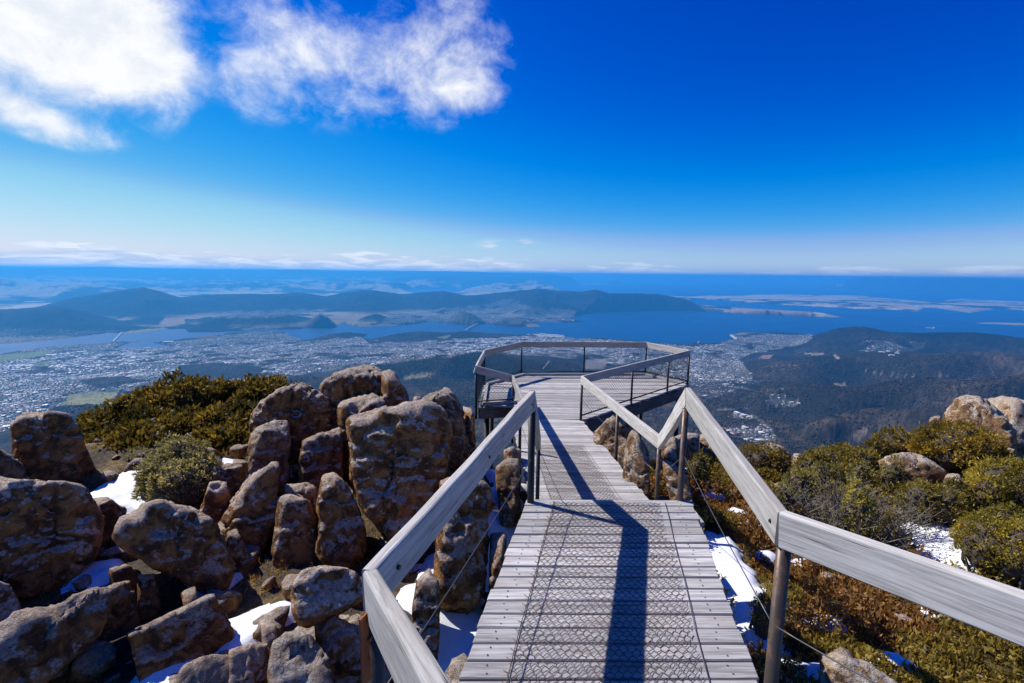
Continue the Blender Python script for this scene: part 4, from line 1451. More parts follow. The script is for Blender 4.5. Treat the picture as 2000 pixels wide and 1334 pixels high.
bp.inputs['Distance'].default_value = 0.05
g.l(g.m('ADD', nb_, g.m('MULTIPLY', nc_, 0.4)), bp.inputs['Height'])
g.l(bp.outputs[0], bs.inputs['Normal'])
o_ = g.n('ShaderNodeOutputMaterial')
g.l(bs.outputs[0], o_.inputs[0])
M_SOIL = mat
so = link("summit_ground", np_mesh("summit_ground", np.stack([GX, GY, GZZ], -1).reshape(-1, 3), gf, M_SOIL, smooth=True))
tag(so, "brown mossy ground of the summit between boulders and heath", kind="structure")

# ------------------------------------------------------------------ snow lying in the hollows
SNOW = [  # picture position, half widths in metres (across, along), thickness
    (470, 1235, .42, .26, .14), (430, 1130, .22, .35, .14), (410, 1165, .16, .30, .12), (540, 1200, .25, .2, .11), (380, 1280, .30, .25, .1), (235, 975, .55, .35, .14), (260, 930, .40, .5, .12), (200, 1120, .3, .3, .1),
    (430, 905, .45, .35, .14), (545, 915, .5, .3, .12), (620, 880, .4, .3, .12), (990, 935, .45, .40, .14), (985, 975, .35, .25, .14), (972, 1030, .35, .35, .16), (1015, 905, .3, .35, .10), (880, 1120, .55, .40, .15), (865, 1180, .45, .35, .13),
    (890, 1230, .35, .30, .13), (870, 1290, .40, .25, .14), (700, 1290, .25, .30, .12), (960, 1085, .3, .3, .12), (470, 1330, .4, .3, .1), (340, 1320, .35, .3, .1),
    (1405, 1065, .22, .35, .15), (1425, 1120, .24, .40, .18), (1445, 1185, .22, .35, .17), (1475, 1250, .22, .3, .13), (1590, 1325, .22, .16, .12), (1385, 965, .30, .35, .12), (1500, 1040, .18, .18, .09), (1490, 1090, .2, .14, .1), (1560, 1100, .16, .1, .08),
    (1815, 1040, .42, .30, .16), (1850, 1085, .36, .30, .16), (1790, 1010, .2, .2, .1), (1620, 1000, .18, .14, .08), (1610, 1215, .2, .12, .09), (1745, 1300, .32, .16, .11), (1520, 1170, .2, .12, .09), (1700, 1105, .18, .1, .07), (1575, 1050, .2, .12, .08), (1650, 1160, .12, .08, .07),
    (1400, 905, .5, .3, .1), (1450, 1010, .2, .25, .09), (1340, 920, .3, .3, .1), (1830, 1190, .15, .1, .06), (1900, 1290, .15, .1, .06), (60, 925, .4, .4, .1), (310, 1010, .3, .3, .1)]
sx_ = np.arange(-7.5, 7.51, 0.05); sy_ = np.arange(1.2, 9.3, 0.05)
SX, SY = np.meshgrid(sx_, sy_)
th = np.full(SX.shape, -0.088)
for (px, py, a, b, t) in SNOW:
    p = onz(px, py, GZ)
    p = onz(px, py, float(gz(p[0], p[1])))
    th += (t + 0.05) * np.exp(-(((SX - p[0]) / a) ** 2 + ((SY - p[1]) / b) ** 2) ** 1.4)
th += 0.24 * (fbm(SX * 3.9, SY * 3.4, octv=5, seed=71, gain=0.6) - 0.5)
th = np.minimum(th, 0.05 + 0.03 * (fbm(SX * 1.5, SY * 1.5, octv=2, seed=73)))
SZ = gz(SX, SY) + th
inside = th > -0.05
snow_hit = th
sidx = np.arange(SX.size).reshape(SX.shape)
sf_ = np.stack([sidx[:-1, :-1], sidx[:-1, 1:], sidx[1:, 1:], sidx[1:, :-1]], -1).reshape(-1, 4)
sf_ = sf_[inside.reshape(-1)[sf_].any(axis=1)]
used = np.unique(sf_)
remap = np.full(SX.size, -1); remap[used] = np.arange(len(used))
mat = bpy.data.materials.new("old_snow")
mat.use_nodes = True
g = NT(mat.node_tree)
geo = g.n('ShaderNodeNewGeometry')
n1_ = g.noise(geo.outputs['Position'], 9.0, 5.0, 0.6)
n2_ = g.noise(geo.outputs['Position'], 60.0, 4.0, 0.6)
bs = g.n('ShaderNodeBsdfPrincipled')
g.l(g.mix(g.m('MULTIPLY', g.smooth(g.m('ADD', n2_, g.m('MULTIPLY', g.m('SUBTRACT', n1_, 0.5), 0.5)), 0.60, 0.72), 0.55), (0.80, 0.82, 0.86, 1), (0.40, 0.35, 0.29, 1)), bs.inputs['Base Color'])
bs.inputs['Roughness'].default_value = 0.55
bs.inputs['Subsurface Weight'].default_value = 0.0
bp = g.n('ShaderNodeBump')
bp.inputs['Strength'].default_value = 0.4
bp.inputs['Distance'].default_value = 0.02
g.l(g.m('ADD', n1_, g.m('MULTIPLY', n2_, 0.3)), bp.inputs['Height'])
g.l(bp.outputs[0], bs.inputs['Normal'])
o_ = g.n('ShaderNodeOutputMaterial')
g.l(bs.outputs[0], o_.inputs[0])
M_SNOW = mat
sn = link("snow", np_mesh("snow", np.stack([SX, SY, SZ], -1).reshape(-1, 3)[used], remap[sf_], M_SNOW, smooth=True))
tag(sn, "patches of old white snow lying between the boulders and beside the boardwalk", "snow", kind="stuff")


# ------------------------------------------------------------------ rock materials
def rock_mat(name, brown, orange, grey, lichen, lich_amt, pale=0.0):
    m_ = bpy.data.materials.new(name)
    m_.use_nodes = True
    q = NT(m_.node_tree)
    ge = q.n('ShaderNodeNewGeometry')
    oi = q.n('ShaderNodeObjectInfo')
    rv = q.m('MULTIPLY', oi.outputs['Random'], 53.0)
    P = q.vm('ADD', ge.outputs['Position'], q.comb(rv, rv, rv))
    up = q.sep(ge.outputs['Normal'])[2]
    a = q.noise(P, 1.7, 6.0, 0.62, 0.3)
    b = q.noise(P, 7.0, 7.0, 0.68, 0.5)
    c_ = q.noise(P, 34.0, 5.0, 0.65)
    d = q.noise(P, 120.0, 3.0, 0.6)
    col_ = q.mix(q.smooth(b, 0.40, 0.62), brown + (1,), orange + (1,))
    # weathered grey crust plus painted-in sunlight: upward faces paler, sides left dark
    crust_sun = q.m('ADD', q.m('MULTIPLY', q.smooth(up, 0.15, 0.85), 0.85), q.m('MULTIPLY', q.m('SUBTRACT', a, 0.5), 1.1))
    crust_sun = q.m('ADD', crust_sun, q.m('MULTIPLY', q.m('SUBTRACT', c_, 0.5), 0.8))
    col_ = q.mix(q.smooth(crust_sun, 0.42, 0.66), col_, q.mix(q.smooth(c_, 0.35, 0.65), tuple(x * 0.62 for x in grey) + (1,), grey + (1,)))
    # pale lichen rosettes
    vo = q.n('ShaderNodeTexVoronoi')
    vo.inputs['Scale'].default_value = 15.0
    q.l(q.vm('ADD', P, q.vm('SCALE', q.noise(P, 9.0, 3.0, 0.6, out=1))), vo.inputs['Vector'])
    for l_ in [x for x in q.t.nodes if x.bl_idname == 'ShaderNodeVectorMath' and x.operation == 'SCALE']:
        l_.inputs['Scale'].default_value = 0.16
    li = q.m('MULTIPLY', q.smooth(vo.outputs['Distance'], 0.62, 0.30), q.smooth(q.m('ADD', q.noise(P, 3.1, 5.0, 0.65), q.m('MULTIPLY', up, 0.16)), 0.66 - lich_amt, 0.74 - lich_amt))
    li = q.m('MULTIPLY', li, q.smooth(c_, 0.36, 0.52))
    col_ = q.mix(q.m('MULTIPLY', li, 0.85), col_, lichen + (1,))
    ye = q.m('MULTIPLY', q.smooth(q.noise(P, 5.3, 5.0, 0.6), 0.64, 0.72), q.smooth(d, 0.4, 0.6))
    col_ = q.mix(q.m('MULTIPLY', ye, 0.5), col_, (0.32, 0.27, 0.13, 1))
    dk = q.smooth(q.noise(P, 11.0, 6.0, 0.7), 0.63, 0.72)
    col_ = q.mix(q.m('MULTIPLY', dk, 0.75), col_, (0.022, 0.018, 0.016, 1))
    hv = q.n('ShaderNodeHueSaturation')
    q.put(hv.inputs['Value'], q.m('ADD', 0.82, q.m('MULTIPLY', oi.outputs['Random'], 0.34)))
    q.l(col_, hv.inputs['Color'])
    bs_ = q.n('ShaderNodeBsdfPrincipled')
    q.l(hv.outputs[0], bs_.inputs['Base Color'])
    bs_.inputs['Roughness'].default_value = 0.9
    bs_.inputs['Specular IOR Level'].default_value = 0.2
    bp_ = q.n('ShaderNodeBump')
    bp_.inputs['Strength'].default_value = 1.0
    bp_.inputs['Distance'].default_value = 0.07
    q.l(q.m('ADD', q.m('ADD', q.m('MULTIPLY', b, 1.0), q.m('MULTIPLY', c_, 0.55)), q.m('MULTIPLY', d, 0.22)), bp_.inputs['Height'])
    q.l(bp_.outputs[0], bs_.inputs['Normal'])
    oo = q.n('ShaderNodeOutputMaterial')
    q.l(bs_.outputs[0], oo.inputs[0])
    return m_


M_ROCK = rock_mat("dolerite_boulder", (0.105, 0.052, 0.024), (0.42, 0.20, 0.066), (0.55, 0.42, 0.32), (0.64, 0.57, 0.48), 0.05)
M_ROCKP = rock_mat("pale_lichened_dolerite", (0.13, 0.075, 0.042), (0.40, 0.235, 0.115), (0.52, 0.41, 0.31), (0.60, 0.55, 0.48), 0.09)


def ico(sub):
    import bmesh
    bm = bmesh.new()
    bmesh.ops.create_icosphere(bm, subdivisions=sub, radius=1.0)
    v = np.array([x.co[:] for x in bm.verts]); f = np.array([[y.index for y in x.verts] for x in bm.faces])
    bm.free()
    return v, f


ICO6, ICO5, ICO4, ICO3 = ico(6), ico(5), ico(4), ico(3)


def rock_shape(normals, offs, p, seed, size, rough=1.0, sub=ICO5):
    d, f = sub
    N = np.array(normals); H = np.array(offs)
    q = np.maximum(d @ N.T, 0) / H[None, :]
    r_ = (q ** p).sum(axis=1) ** (-1.0 / p)
    v = d * r_[:, None]
    s = 1.0 / size
    o = seed * 7.13
    n1 = fbm(v[:, 0] * s * 1.6 + o, v[:, 1] * s * 1.6, v[:, 2] * s * 1.6, octv=3, seed=seed) - 0.5
    n2 = fbm(v[:, 0] * 6 + o, v[:, 1] * 6, v[:, 2] * 6, octv=4, seed=seed + 5, ridged=True) - 0.6
    n3 = fbm(v[:, 0] * 22 + o, v[:, 1] * 22, v[:, 2] * 22, octv=2, seed=seed + 9) - 0.5
    nr_ = v / np.linalg.norm(v, axis=1)[:, None]
    cn = fbm(v[:, 0] * 2.3 + o * 1.7, v[:, 1] * 2.3, v[:, 2] * 2.3, octv=3, seed=seed + 21)
    crack = np.exp(-((cn - 0.5) / 0.014) ** 2)
    chip = sstep(fbm(v[:, 0] * 3.2 - o, v[:, 1] * 3.2, v[:, 2] * 3.2, octv=2, seed=seed + 31), 0.56, 0.60)
    k = min(1.0, size * 1.6)
    rg_ = np.random.default_rng(seed + 900)
    ext = v.max(axis=0) - v.min(axis=0)
    ns = int(np.clip(ext.prod() / 0.022, 14, 70))
    S_ = rg_.uniform(v.min(axis=0), v.max(axis=0), (ns, 3))
    wv = v + 0.05 * np.stack([vnoise(v[:, 0] * 5 + o, v[:, 1] * 5, v[:, 2] * 5, seed + 41), vnoise(v[:, 1] * 5 + o, v[:, 2] * 5, v[:, 0] * 5, seed + 42), vnoise(v[:, 2] * 5 + o, v[:, 0] * 5, v[:, 1] * 5, seed + 43)], -1)
    D_ = np.sqrt(((wv[:, None, :] - S_[None]) ** 2).sum(-1))
    o2_ = np.argsort(D_, axis=1)[:, :2]
    d1_ = np.take_along_axis(D_, o2_[:, :1], 1)[:, 0]; d2_ = np.take_along_axis(D_, o2_[:, 1:2], 1)[:, 0]
    spall = rg_.uniform(-1, 1, ns)[o2_[:, 0]]
    n2 = n2 + spall * 0.34 * (0.5 + 0.5 * k) - 0.20 * np.exp(-((d2_ - d1_) / 0.018) ** 2)
    return v + nr_ * (n1 * 0.11 * size * rough + n2 * 0.070 * rough * k + n3 * 0.026 - (crack * 0.075 + chip * 0.050) * k)[:, None], f


ROOT_Z = GZ - 0.12


def boulder(poly, depth, label, seed, p=9, dr=0.75, mat_=None, ground=False, name="boulder", sub=None, rough=1.0, tilt=None, group=None):
    """outline from the photograph at its own distance; planes through the outline plus front, back and top facets."""
    poly = np.array(poly, float)
    c = (poly.min(0) + poly.max(0)) / 2
    C = ony(c[0], c[1], depth)
    view = C - np.array([0, 0, ZC]); dist = np.linalg.norm(view); view /= dist
    rt_ = np.cross(view, [0, 0, 1]); rt_ /= np.linalg.norm(rt_)
    up_ = np.cross(rt_, view)
    k = (view @ _f) * dist / F / 1.0
    # outline in metres in the plane facing the camera
    W = np.array([ony(x, y, depth) for x, y in poly]) - C
    X, Y = W @ rt_, W @ up_
    # put outline points on the plane through C that faces the camera
    D = np.array([ray(x, y) for x, y in poly])
    tt = dist / (D @ view)
    Pp = D * tt[:, None] + np.array([0, 0, ZC]) - C
    X, Y = Pp @ rt_, Pp @ up_
    if ground:
        lowz = (C + Pp).min(axis=0)[2]
        gl = float(gz(C[0], C[1])) - 0.12
        if lowz > gl:
            m_ = Y < (Y.min() + 0.40 * (Y.max() - Y.min()))
            Y = np.where(m_, Y - (lowz - gl) / max(0.3, up_[2]), Y)
    cx, cy_ = (X.min() + X.max()) / 2, (Y.min() + Y.max()) / 2
    C = C + rt_ * cx + up_ * cy_
    X, Y = X - cx, Y - cy_
    area = 0.5 * np.sum(X * np.roll(Y, -1) - np.roll(X, -1) * Y)
    if area < 0:
        X, Y = X[::-1], Y[::-1]
    normals, offs = [], []
    n = len(X)
    for i in range(n):
        j = (i + 1) % n
        ex, ey = X[j] - X[i], Y[j] - Y[i]
        L = math.hypot(ex, ey)
        if L < 1e-4: continue
        nx, ny = ey / L, -ex / L
        h = nx * X[i] + ny * Y[i]
        if h < 0.04: h = 0.04
        normals.append((nx, ny, 0)); offs.append(h)
    hw, hh = (X.max() - X.min()) / 2, (Y.max() - Y.min()) / 2
    rr = random.Random(seed)
    dep = dr * (min(hw, hh) * 0.55 + max(hw, hh) * 0.45)
    size = (hw + hh) / 2
    wv = -1.0
    # local axes: a = right, b = up (camera facing), c = towards the camera
    normals += [(rr.uniform(-.25, .25), rr.uniform(-.10, .10), 1), (rr.uniform(-.2, .2), rr.uniform(-.2, .2), -1)]
    offs += [dep, dep * 1.1]
    normals.append((rr.uniform(-.3, .3), 0.75, 0.75)); offs.append((hh * 0.72 + dep * 0.72) * rr.uniform(.82, .95))
    for s_ in (-1, 1):
        normals.append((s_ * 0.8, rr.uniform(-.2, .4), 0.7)); offs.append((hw * 0.75 + dep * 0.7) * rr.uniform(.82, 1.0))
    normals.append((rr.uniform(-.4, .4), 0.6, -0.8)); offs.append((hh * .6 + dep * .8) * .9)
    for _ in range(13):
        th_ = rr.uniform(0, 2 * math.pi); e = rr.uniform(.30, 1.1)
        normals.append((math.cos(th_) * .8, math.sin(th_) * .8, e)); offs.append((hw * .8 * abs(math.cos(th_)) + hh * .8 * abs(math.sin(th_)) + dep * abs(e)) * rr.uniform(.80, 1.0))
    Nn = np.array(normals); Nn /= np.linalg.norm(Nn, axis=1)[:, None]
    v, f = rock_shape(Nn, np.array(offs), p * 2.6, seed, max(size, .05), rough, sub or (ICO6 if size > 0.60 else ICO5 if size > 0.18 else ICO4))
    v[:, 0] *= 0.99 * (X.max() - X.min()) / (v[:, 0].max() - v[:, 0].min())
    v[:, 1] *= 0.99 * (Y.max() - Y.min()) / (v[:, 1].max() - v[:, 1].min())
    Mx = np.stack([rt_, up_, -view], 1)
    vw = v @ Mx.T
    zmin = vw[:, 2].min()
    o = link(name, np_mesh(name, vw - np.array([0, 0, zmin]), f, mat_ or M_ROCK, smooth=True))
    o.location = C + np.array([0, 0, zmin])
    tag(o, label, "boulder", group or "boulders on the summit")
    return o


LEFT = "boulders of the field left of the boardwalk"
B = boulder
B(Q4((35, 275), (60, 235), (110, 215), (265, 218), (300, 240), (330, 300), (360, 370), (400, 460), (410, 515), (330, 540), (160, 520), (60, 460)), 7.0, "tall smooth dark boulder standing against the city at far left", 1, p=12, ground=True, rough=.7, group=LEFT)
B(Q4((-80, 330), (10, 310), (35, 350), (70, 430), (160, 500), (130, 600), (-80, 620)), 6.4, "lichen-spotted boulder cut by the left edge below the tall smooth boulder", 2, ground=True, mat_=M_ROCKP, group=LEFT)
B(Q4((-120, 560), (-60, 480), (60, 478), (200, 500), (300, 508), (350, 530), (385, 570), (430, 640), (420, 740), (390, 850), (300, 940), (150, 980), (-40, 960), (-120, 800)), 4.8, "big brown boulder with pale lichen cap filling the left edge", 3, p=10, ground=True, group=LEFT)
B(Q4((370, 570), (440, 562), (520, 620), (510, 690), (460, 780), (400, 820), (370, 700)), 5.5, "orange-brown boulder wedged between the two large rounded boulders at left", 4, ground=True, group=LEFT)
B(Q4((452, 745), (478, 660), (560, 600), (680, 583), (800, 608), (860, 648), (940, 750), (957, 860), (932, 950), (880, 988), (800, 945), (600, 860), (500, 805)), 4.6, "rounded orange-streaked boulder below the grey-green shrub", 5, p=8, dr=.8, rough=.8, group=LEFT)
B(Q4((-60, 1230), (120, 1060), (250, 1010), (380, 990), (530, 933), (558, 970), (520, 1035), (400, 1135), (300, 1235), (220, 1380), (-60, 1420)), 3.35, "long sloping slab in the bottom left corner", 6, p=12, ground=True, group=LEFT)
B(Q4((545, 1012), (620, 985), (740, 980), (775, 1060), (800, 1130), (830, 1190), (740, 1275), (600, 1380), (330, 1400), (400, 1250), (480, 1180), (570, 1130)), 3.5, "dark flat-faced slab between the corner slab and the snow", 7, p=13, ground=True, group=LEFT)
B(Q4((-60, 900), (40, 930), (92, 1000), (60, 1070), (-60, 1110)), 4.1, "small brown boulder at the left edge under the lichen-capped boulder", 8, ground=True, group=LEFT)
B(Q4((912, 672), (960, 600), (1060, 480), (1100, 457), (1172, 460), (1180, 520), (1150, 600), (1125, 720), (1115, 960), (1050, 980), (1000, 890), (940, 800)), 5.4, "tall leaning column of rock with slanted lit top", 9, p=13, ground=True, dr=.7, group=LEFT)
B(Q4((1142, 572), (1180, 545), (1230, 553), (1290, 590), (1303, 640), (1298, 840), (1240, 940), (1130, 960), (1117, 800), (1130, 640)), 5.25, "dark upright column between the leaning column and the blunt column", 10, p=13, ground=True, group=LEFT)
B(Q4((1158, 516), (1270, 513), (1305, 540), (1300, 590), (1230, 575), (1168, 550)), 5.75, "small wedge-shaped rock sitting behind the upright columns", 11, ground=True, p=12, group=LEFT)
B(Q5((262, 505), (310, 488), (360, 540), (400, 600), (432, 700), (447, 800), (390, 880), (300, 890), (238, 830), (240, 640)), 5.3, "dark blunt column leaning against the largest boulder", 12, p=12, ground=True, group=LEFT)
B(Q5((322, 355), (375, 302), (520, 262), (640, 233), (705, 260), (742, 310), (754, 380), (722, 480), (692, 600), (610, 740), (520, 820), (450, 750), (430, 600), (360, 500), (318, 430)), 5.9, "largest boulder, flat-topped and sunlit above, beside the left handrail", 13, p=11, ground=True, dr=.8, rough=.8, group=LEFT)
B(Q4((1022, 255), (1060, 190), (1130, 130), (1220, 103), (1310, 130), (1360, 170), (1385, 225), (1340, 300), (1220, 330), (1100, 300), (1030, 295)), 8.0, "low domed boulder right of the large dark green shrub", 14, p=8, ground=True, group=LEFT)
B(Q4((1012, 345), (1040, 280), (1110, 253), (1182, 255), (1195, 310), (1195, 445), (1100, 485), (1030, 505), (1013, 430)), 6.9, "blocky grey boulder standing in front of the domed boulder", 15, p=14, mat_=M_ROCKP, ground=True, group=LEFT)
B(Q5((252, 155), (310, 95), (380, 68), (460, 56), (505, 85), (545, 130), (570, 240), (400, 265), (320, 200)), 8.5, "topmost boulder of the pile, pale-topped against the city", 16, p=9, ground=True, group=LEFT)
B(Q5((495, 92), (540, 88), (590, 140), (615, 190), (622, 250), (560, 290), (470, 230)), 8.2, "dark rounded boulder leaning on the right of the topmost boulder", 17, p=9, ground=True, group=LEFT)
B(Q5((318, 205), (360, 184), (470, 176), (522, 210), (512, 260), (400, 300), (328, 300)), 7.7, "dark squat rock tucked under the topmost boulder", 18, p=12, ground=True, group=LEFT)
B(Q5((160, 432), (180, 370), (260, 332), (345, 308), (340, 440), (260, 470), (170, 475)), 7.0, "layered dark rock in the gap left of the largest boulder", 19, p=14, ground=True, group=LEFT)
B(Q5((590, 245), (650, 213), (720, 163), (775, 149), (812, 190), (822, 240), (845, 275), (855, 390), (780, 430), (700, 350)), 7.5, "pointed tan boulder tilted up behind the largest boulder", 20, p=12, ground=True, mat_=M_ROCKP, group=LEFT)
B(Q5((815, 228), (860, 232), (874, 270), (875, 420), (830, 450), (820, 330)), 8.0, "narrow brown rock beside the platform end of the pile", 21, ground=True, group=LEFT)
B(Q5((622, 195), (645, 187), (664, 198), (668, 240), (630, 250)), 9.0, "little pale rock peeping between the pile and the pointed boulder", 22, ground=True, group=LEFT)
B(Q5((735, 475), (780, 434), (832, 434), (875, 500), (942, 478), (940, 600), (905, 770), (835, 850), (750, 885), (705, 790), (728, 600)), 5.0, "tall dark boulder behind the left handrail", 23, p=11, ground=True, group=LEFT)
B(Q5((138, 1002), (148, 940), (178, 890), (230, 866), (300, 873), (380, 878), (422, 920), (442, 980), (400, 1022), (300, 1075), (210, 1113), (158, 1092)), 3.55, "small rounded boulder balanced beside the left handrail post", 24, p=8, dr=.9, rough=.8, group=LEFT)
B(Q5((10, 1400), (60, 1160), (150, 1128), (222, 1150), (292, 1260), (330, 1400)), 3.1, "hump of grey rock at the bottom edge below the balanced boulder", 25, ground=True, p=9, mat_=M_ROCKP, group=LEFT)
B(Q5((185, 1115), (300, 1075), (372, 1105), (405, 1170), (425, 1290), (410, 1400), (285, 1400), (258, 1200)), 3.35, "golden-brown rock holding up the balanced boulder", 26, ground=True, p=10, group=LEFT)
B(Q5((-100, 1200), (60, 1160), (30, 1290), (0, 1400), (-120, 1400)), 3.3, "dark low rock between the snow and the bottom edge", 27, ground=True, group=LEFT)
B(Q5((730, 1330), (790, 1220), (850, 1185), (880, 1260), (860, 1420), (720, 1420)), 2.55, "tan rock poking out under the near left side of the boardwalk", 28, ground=True, mat_=M_ROCKP, group=LEFT)
B(Q5((585, 1090), (640, 930), (690, 878), (735, 940), (715, 1065), (640, 1105)), 4.0, "dark rock under the left handrail amid snow", 29, ground=True, group=LEFT)
B(Q4((862, 455), (930, 430), (1010, 438), (1015, 500), (940, 520), (868, 495)), 6.7, "flat pale rock lying in snow left of the blocky boulder", 30, p=12, mat_=M_ROCKP, ground=True, group=LEFT)
B(Q4((860, 505), (930, 510), (950, 580), (895, 680), (790, 640)), 5.7, "dark hollowed rock just right of the grey-green shrub", 31, ground=True, group=LEFT)
B(Q4((928, 715), (970, 698), (1005, 760), (1045, 900), (1015, 970), (945, 870)), 4.9, "narrow rock squeezed between the rounded boulder and the leaning column", 32, ground=True, group=LEFT)
B(Q4((560, 885), (640, 885), (662, 940), (620, 975), (550, 960)), 4.25, "small dark rock in the shade under the rounded boulder", 33, ground=True, group=LEFT)
B(Q4((742, 960), (800, 938), (855, 1080), (822, 1115), (765, 1060)), 4.0, "slim dark rock splitting the snow below the rounded boulder", 34, ground=True, group=LEFT)
B(Q4((1068, 1085), (1130, 1085), (1155, 1130), (1080, 1165)), 3.65, "small dark stone ringed by snow left of the balanced boulder", 35, ground=True, group=LEFT)
B(Q4((745, 1275), (820, 1232), (960, 1222), (975, 1400), (700, 1400)), 3.2, "dark stone sunk in snow at the bottom edge", 36, ground=True, group=LEFT)
B(Q4((200, 990), (330, 960), (470, 930), (540, 900), (560, 940), (400, 990), (220, 1030)), 4.0, "thin dark ledge behind the corner slab with snow on it", 37, ground=True, p=12, group=LEFT)
B(Q4((440, 860), (520, 840), (580, 880), (560, 960), (460, 960)), 4.5, "dark rock propping the rounded boulder", 38, ground=True, group=LEFT)

RIGHT = "rocks on the heath side of the boardwalk"
B(Q8((1212, 160), (1260, 90), (1320, 73), (1400, 85), (1480, 155), (1545, 230), (1565, 310), (1500, 345), (1400, 300), (1300, 240), (1225, 200)), 8.0, "big tan lichen-mottled boulder on the skyline at right", 51, p=11, mat_=M_ROCKP, ground=True, group=RIGHT)
B(Q8((1395, 100), (1470, 63), (1520, 72), (1640, 120), (1660, 300), (1560, 330), (1480, 220)), 8.7, "rough brown boulder behind the tan skyline boulder at the right edge", 52, p=11, mat_=M_ROCKP, ground=True, group=RIGHT)
B(Q8((1122, 195), (1160, 158), (1212, 160), (1220, 215), (1130, 225)), 8.6, "small speckled rock left of the tan skyline boulder", 53, mat_=M_ROCKP, ground=True, group=RIGHT)
B(Q8((930, 360), (1000, 328), (1090, 323), (1150, 350), (1235, 410), (1215, 470), (1130, 490), (1050, 460), (1000, 410)), 6.5, "flat orange-tan rock among the green shrubs at right", 54, p=12, mat_=M_ROCKP, ground=True, group=RIGHT)
B(Q8((1216, 445), (1240, 413), (1290, 418), (1306, 455), (1230, 480)), 6.0, "small round grey stone right of the flat orange-tan rock", 55, mat_=M_ROCKP, ground=True, group=RIGHT)
B(Q8((672, 1215), (740, 1176), (830, 1215), (940, 1265), (1030, 1345), (1040, 1420), (690, 1420)), 3.3, "pale orange rock at the bottom edge right of the near post", 56, p=11, mat_=M_ROCKP, ground=True, group=RIGHT)
B(Q8((545, 365), (560, 328), (605, 326), (612, 375)), 7.9, "small tan rock on the rim seen past the right handrail", 57, mat_=M_ROCKP, ground=True, group=RIGHT)
B(Q8((405, 300), (450, 268), (520, 295), (552, 335), (540, 365), (440, 350)), 8.6, "knobbly rock on the rim behind the right handrail", 58, mat_=M_ROCKP, ground=True, group=RIGHT)
B(Q6((1040, 755), (1100, 700), (1165, 630), (1260, 615), (1335, 680), (1310, 780), (1270, 920), (1180, 930), (1100, 860)), 8.2, "brown boulder under the platform's near right side", 59, p=10, mat_=M_ROCKP, ground=True, group=RIGHT)
B(Q6((1250, 905), (1285, 770), (1312, 735), (1400, 825), (1445, 910), (1445, 1110), (1400, 1185), (1320, 1100), (1252, 995)), 6.6, "tall tan slab standing against the right side of the lower boardwalk", 60, p=14, mat_=M_ROCKP, ground=True, dr=.6, group=RIGHT)
B(Q6((1530, 950), (1620, 985), (1720, 1075), (1810, 1170), (1760, 1260), (1660, 1150), (1540, 1050)), 6.1, "long pale rock slanting down behind the paired right posts", 61, p=12, mat_=M_ROCKP, ground=True, group=RIGHT)
B(Q6((1590, 800), (1700, 757), (1800, 765), (1800, 850), (1700, 870), (1610, 870)), 8.2, "left one of two low tan rocks on the rim behind the right posts", 62, mat_=M_ROCKP, ground=True, group=RIGHT)
B(Q6((1800, 775), (1870, 760), (1960, 800), (1960, 850), (1830, 850)), 8.4, "right one of two low tan rocks on the rim behind the right posts", 63, mat_=M_ROCKP, ground=True, group=RIGHT)
B(Q6((1540, 880), (1590, 850), (1640, 880), (1640, 960), (1560, 960)), 7.2, "small grey rock in the shade behind the rightmost stair post", 65, ground=True, group=RIGHT)
B(Q8((-20, 280), (40, 250), (80, 300), (80, 350), (-10, 350)), 7.6, "grey rock below the railing just right of the platform", 66, mat_=M_ROCKP, ground=True, group=RIGHT)
B(Q5((955, 475), (1000, 438), (1045, 440), (1060, 500), (980, 520)), 6.6, "larger orange stone under the walkway near the left posts", 67, mat_=M_ROCKP, ground=True, group=LEFT)
B(Q5((985, 410), (1020, 388), (1060, 400), (1050, 440), (990, 440)), 7.1, "smaller orange stone farther under the walkway by the left posts", 68, mat_=M_ROCKP, ground=True, group=LEFT)
B(Q5((930, 745), (960, 730), (1000, 740), (990, 830), (935, 840)), 4.7, "dark stone in the shadow under the boardwalk's left edge", 69, ground=True, group=LEFT)

# loose stones filling the gaps of the boulder field: too many to tell apart
rng = np.random.default_rng(77)
VV, FF = [], []
nb0 = 0
for i in range(330):
    if i < 240:
        x, y = rng.uniform(-7.5, -0.35), rng.uniform(1.9, 9.6)
        if x > -0.9 and y < 3: continue
    else:
        x, y = rng.uniform(1.5, 7.0), rng.uniform(3.5, 9.2)
        if x < 2.4 and y < 5: continue
    s_ = rng.uniform(0.05, 0.17) if i < 240 else rng.uniform(0.04, 0.13)
    sub = ICO3
    N_ = rng.normal(size=(9, 3)); N_ /= np.linalg.norm(N_, axis=1)[:, None]
    N_ = np.concatenate([N_, np.eye(3), -np.eye(3)])
    H_ = np.concatenate([rng.uniform(.7, 1.0, 9), rng.uniform(.7, 1.2, 6)]) * s_
    v, f = rock_shape(N_, H_, 26, 300 + i, s_, 0.9, sub)
    z = float(gz(x, y)) + s_ * 0.1
    VV.append(v + np.array([x, y, z])); FF.append(f + nb0); nb0 += len(v)
st = link("loose_stones", np_mesh("loose_stones", np.concatenate(VV), np.concatenate(FF), M_ROCK, smooth=True))
tag(st, "loose brown stones filling the gaps between the boulders", "stones", kind="stuff")
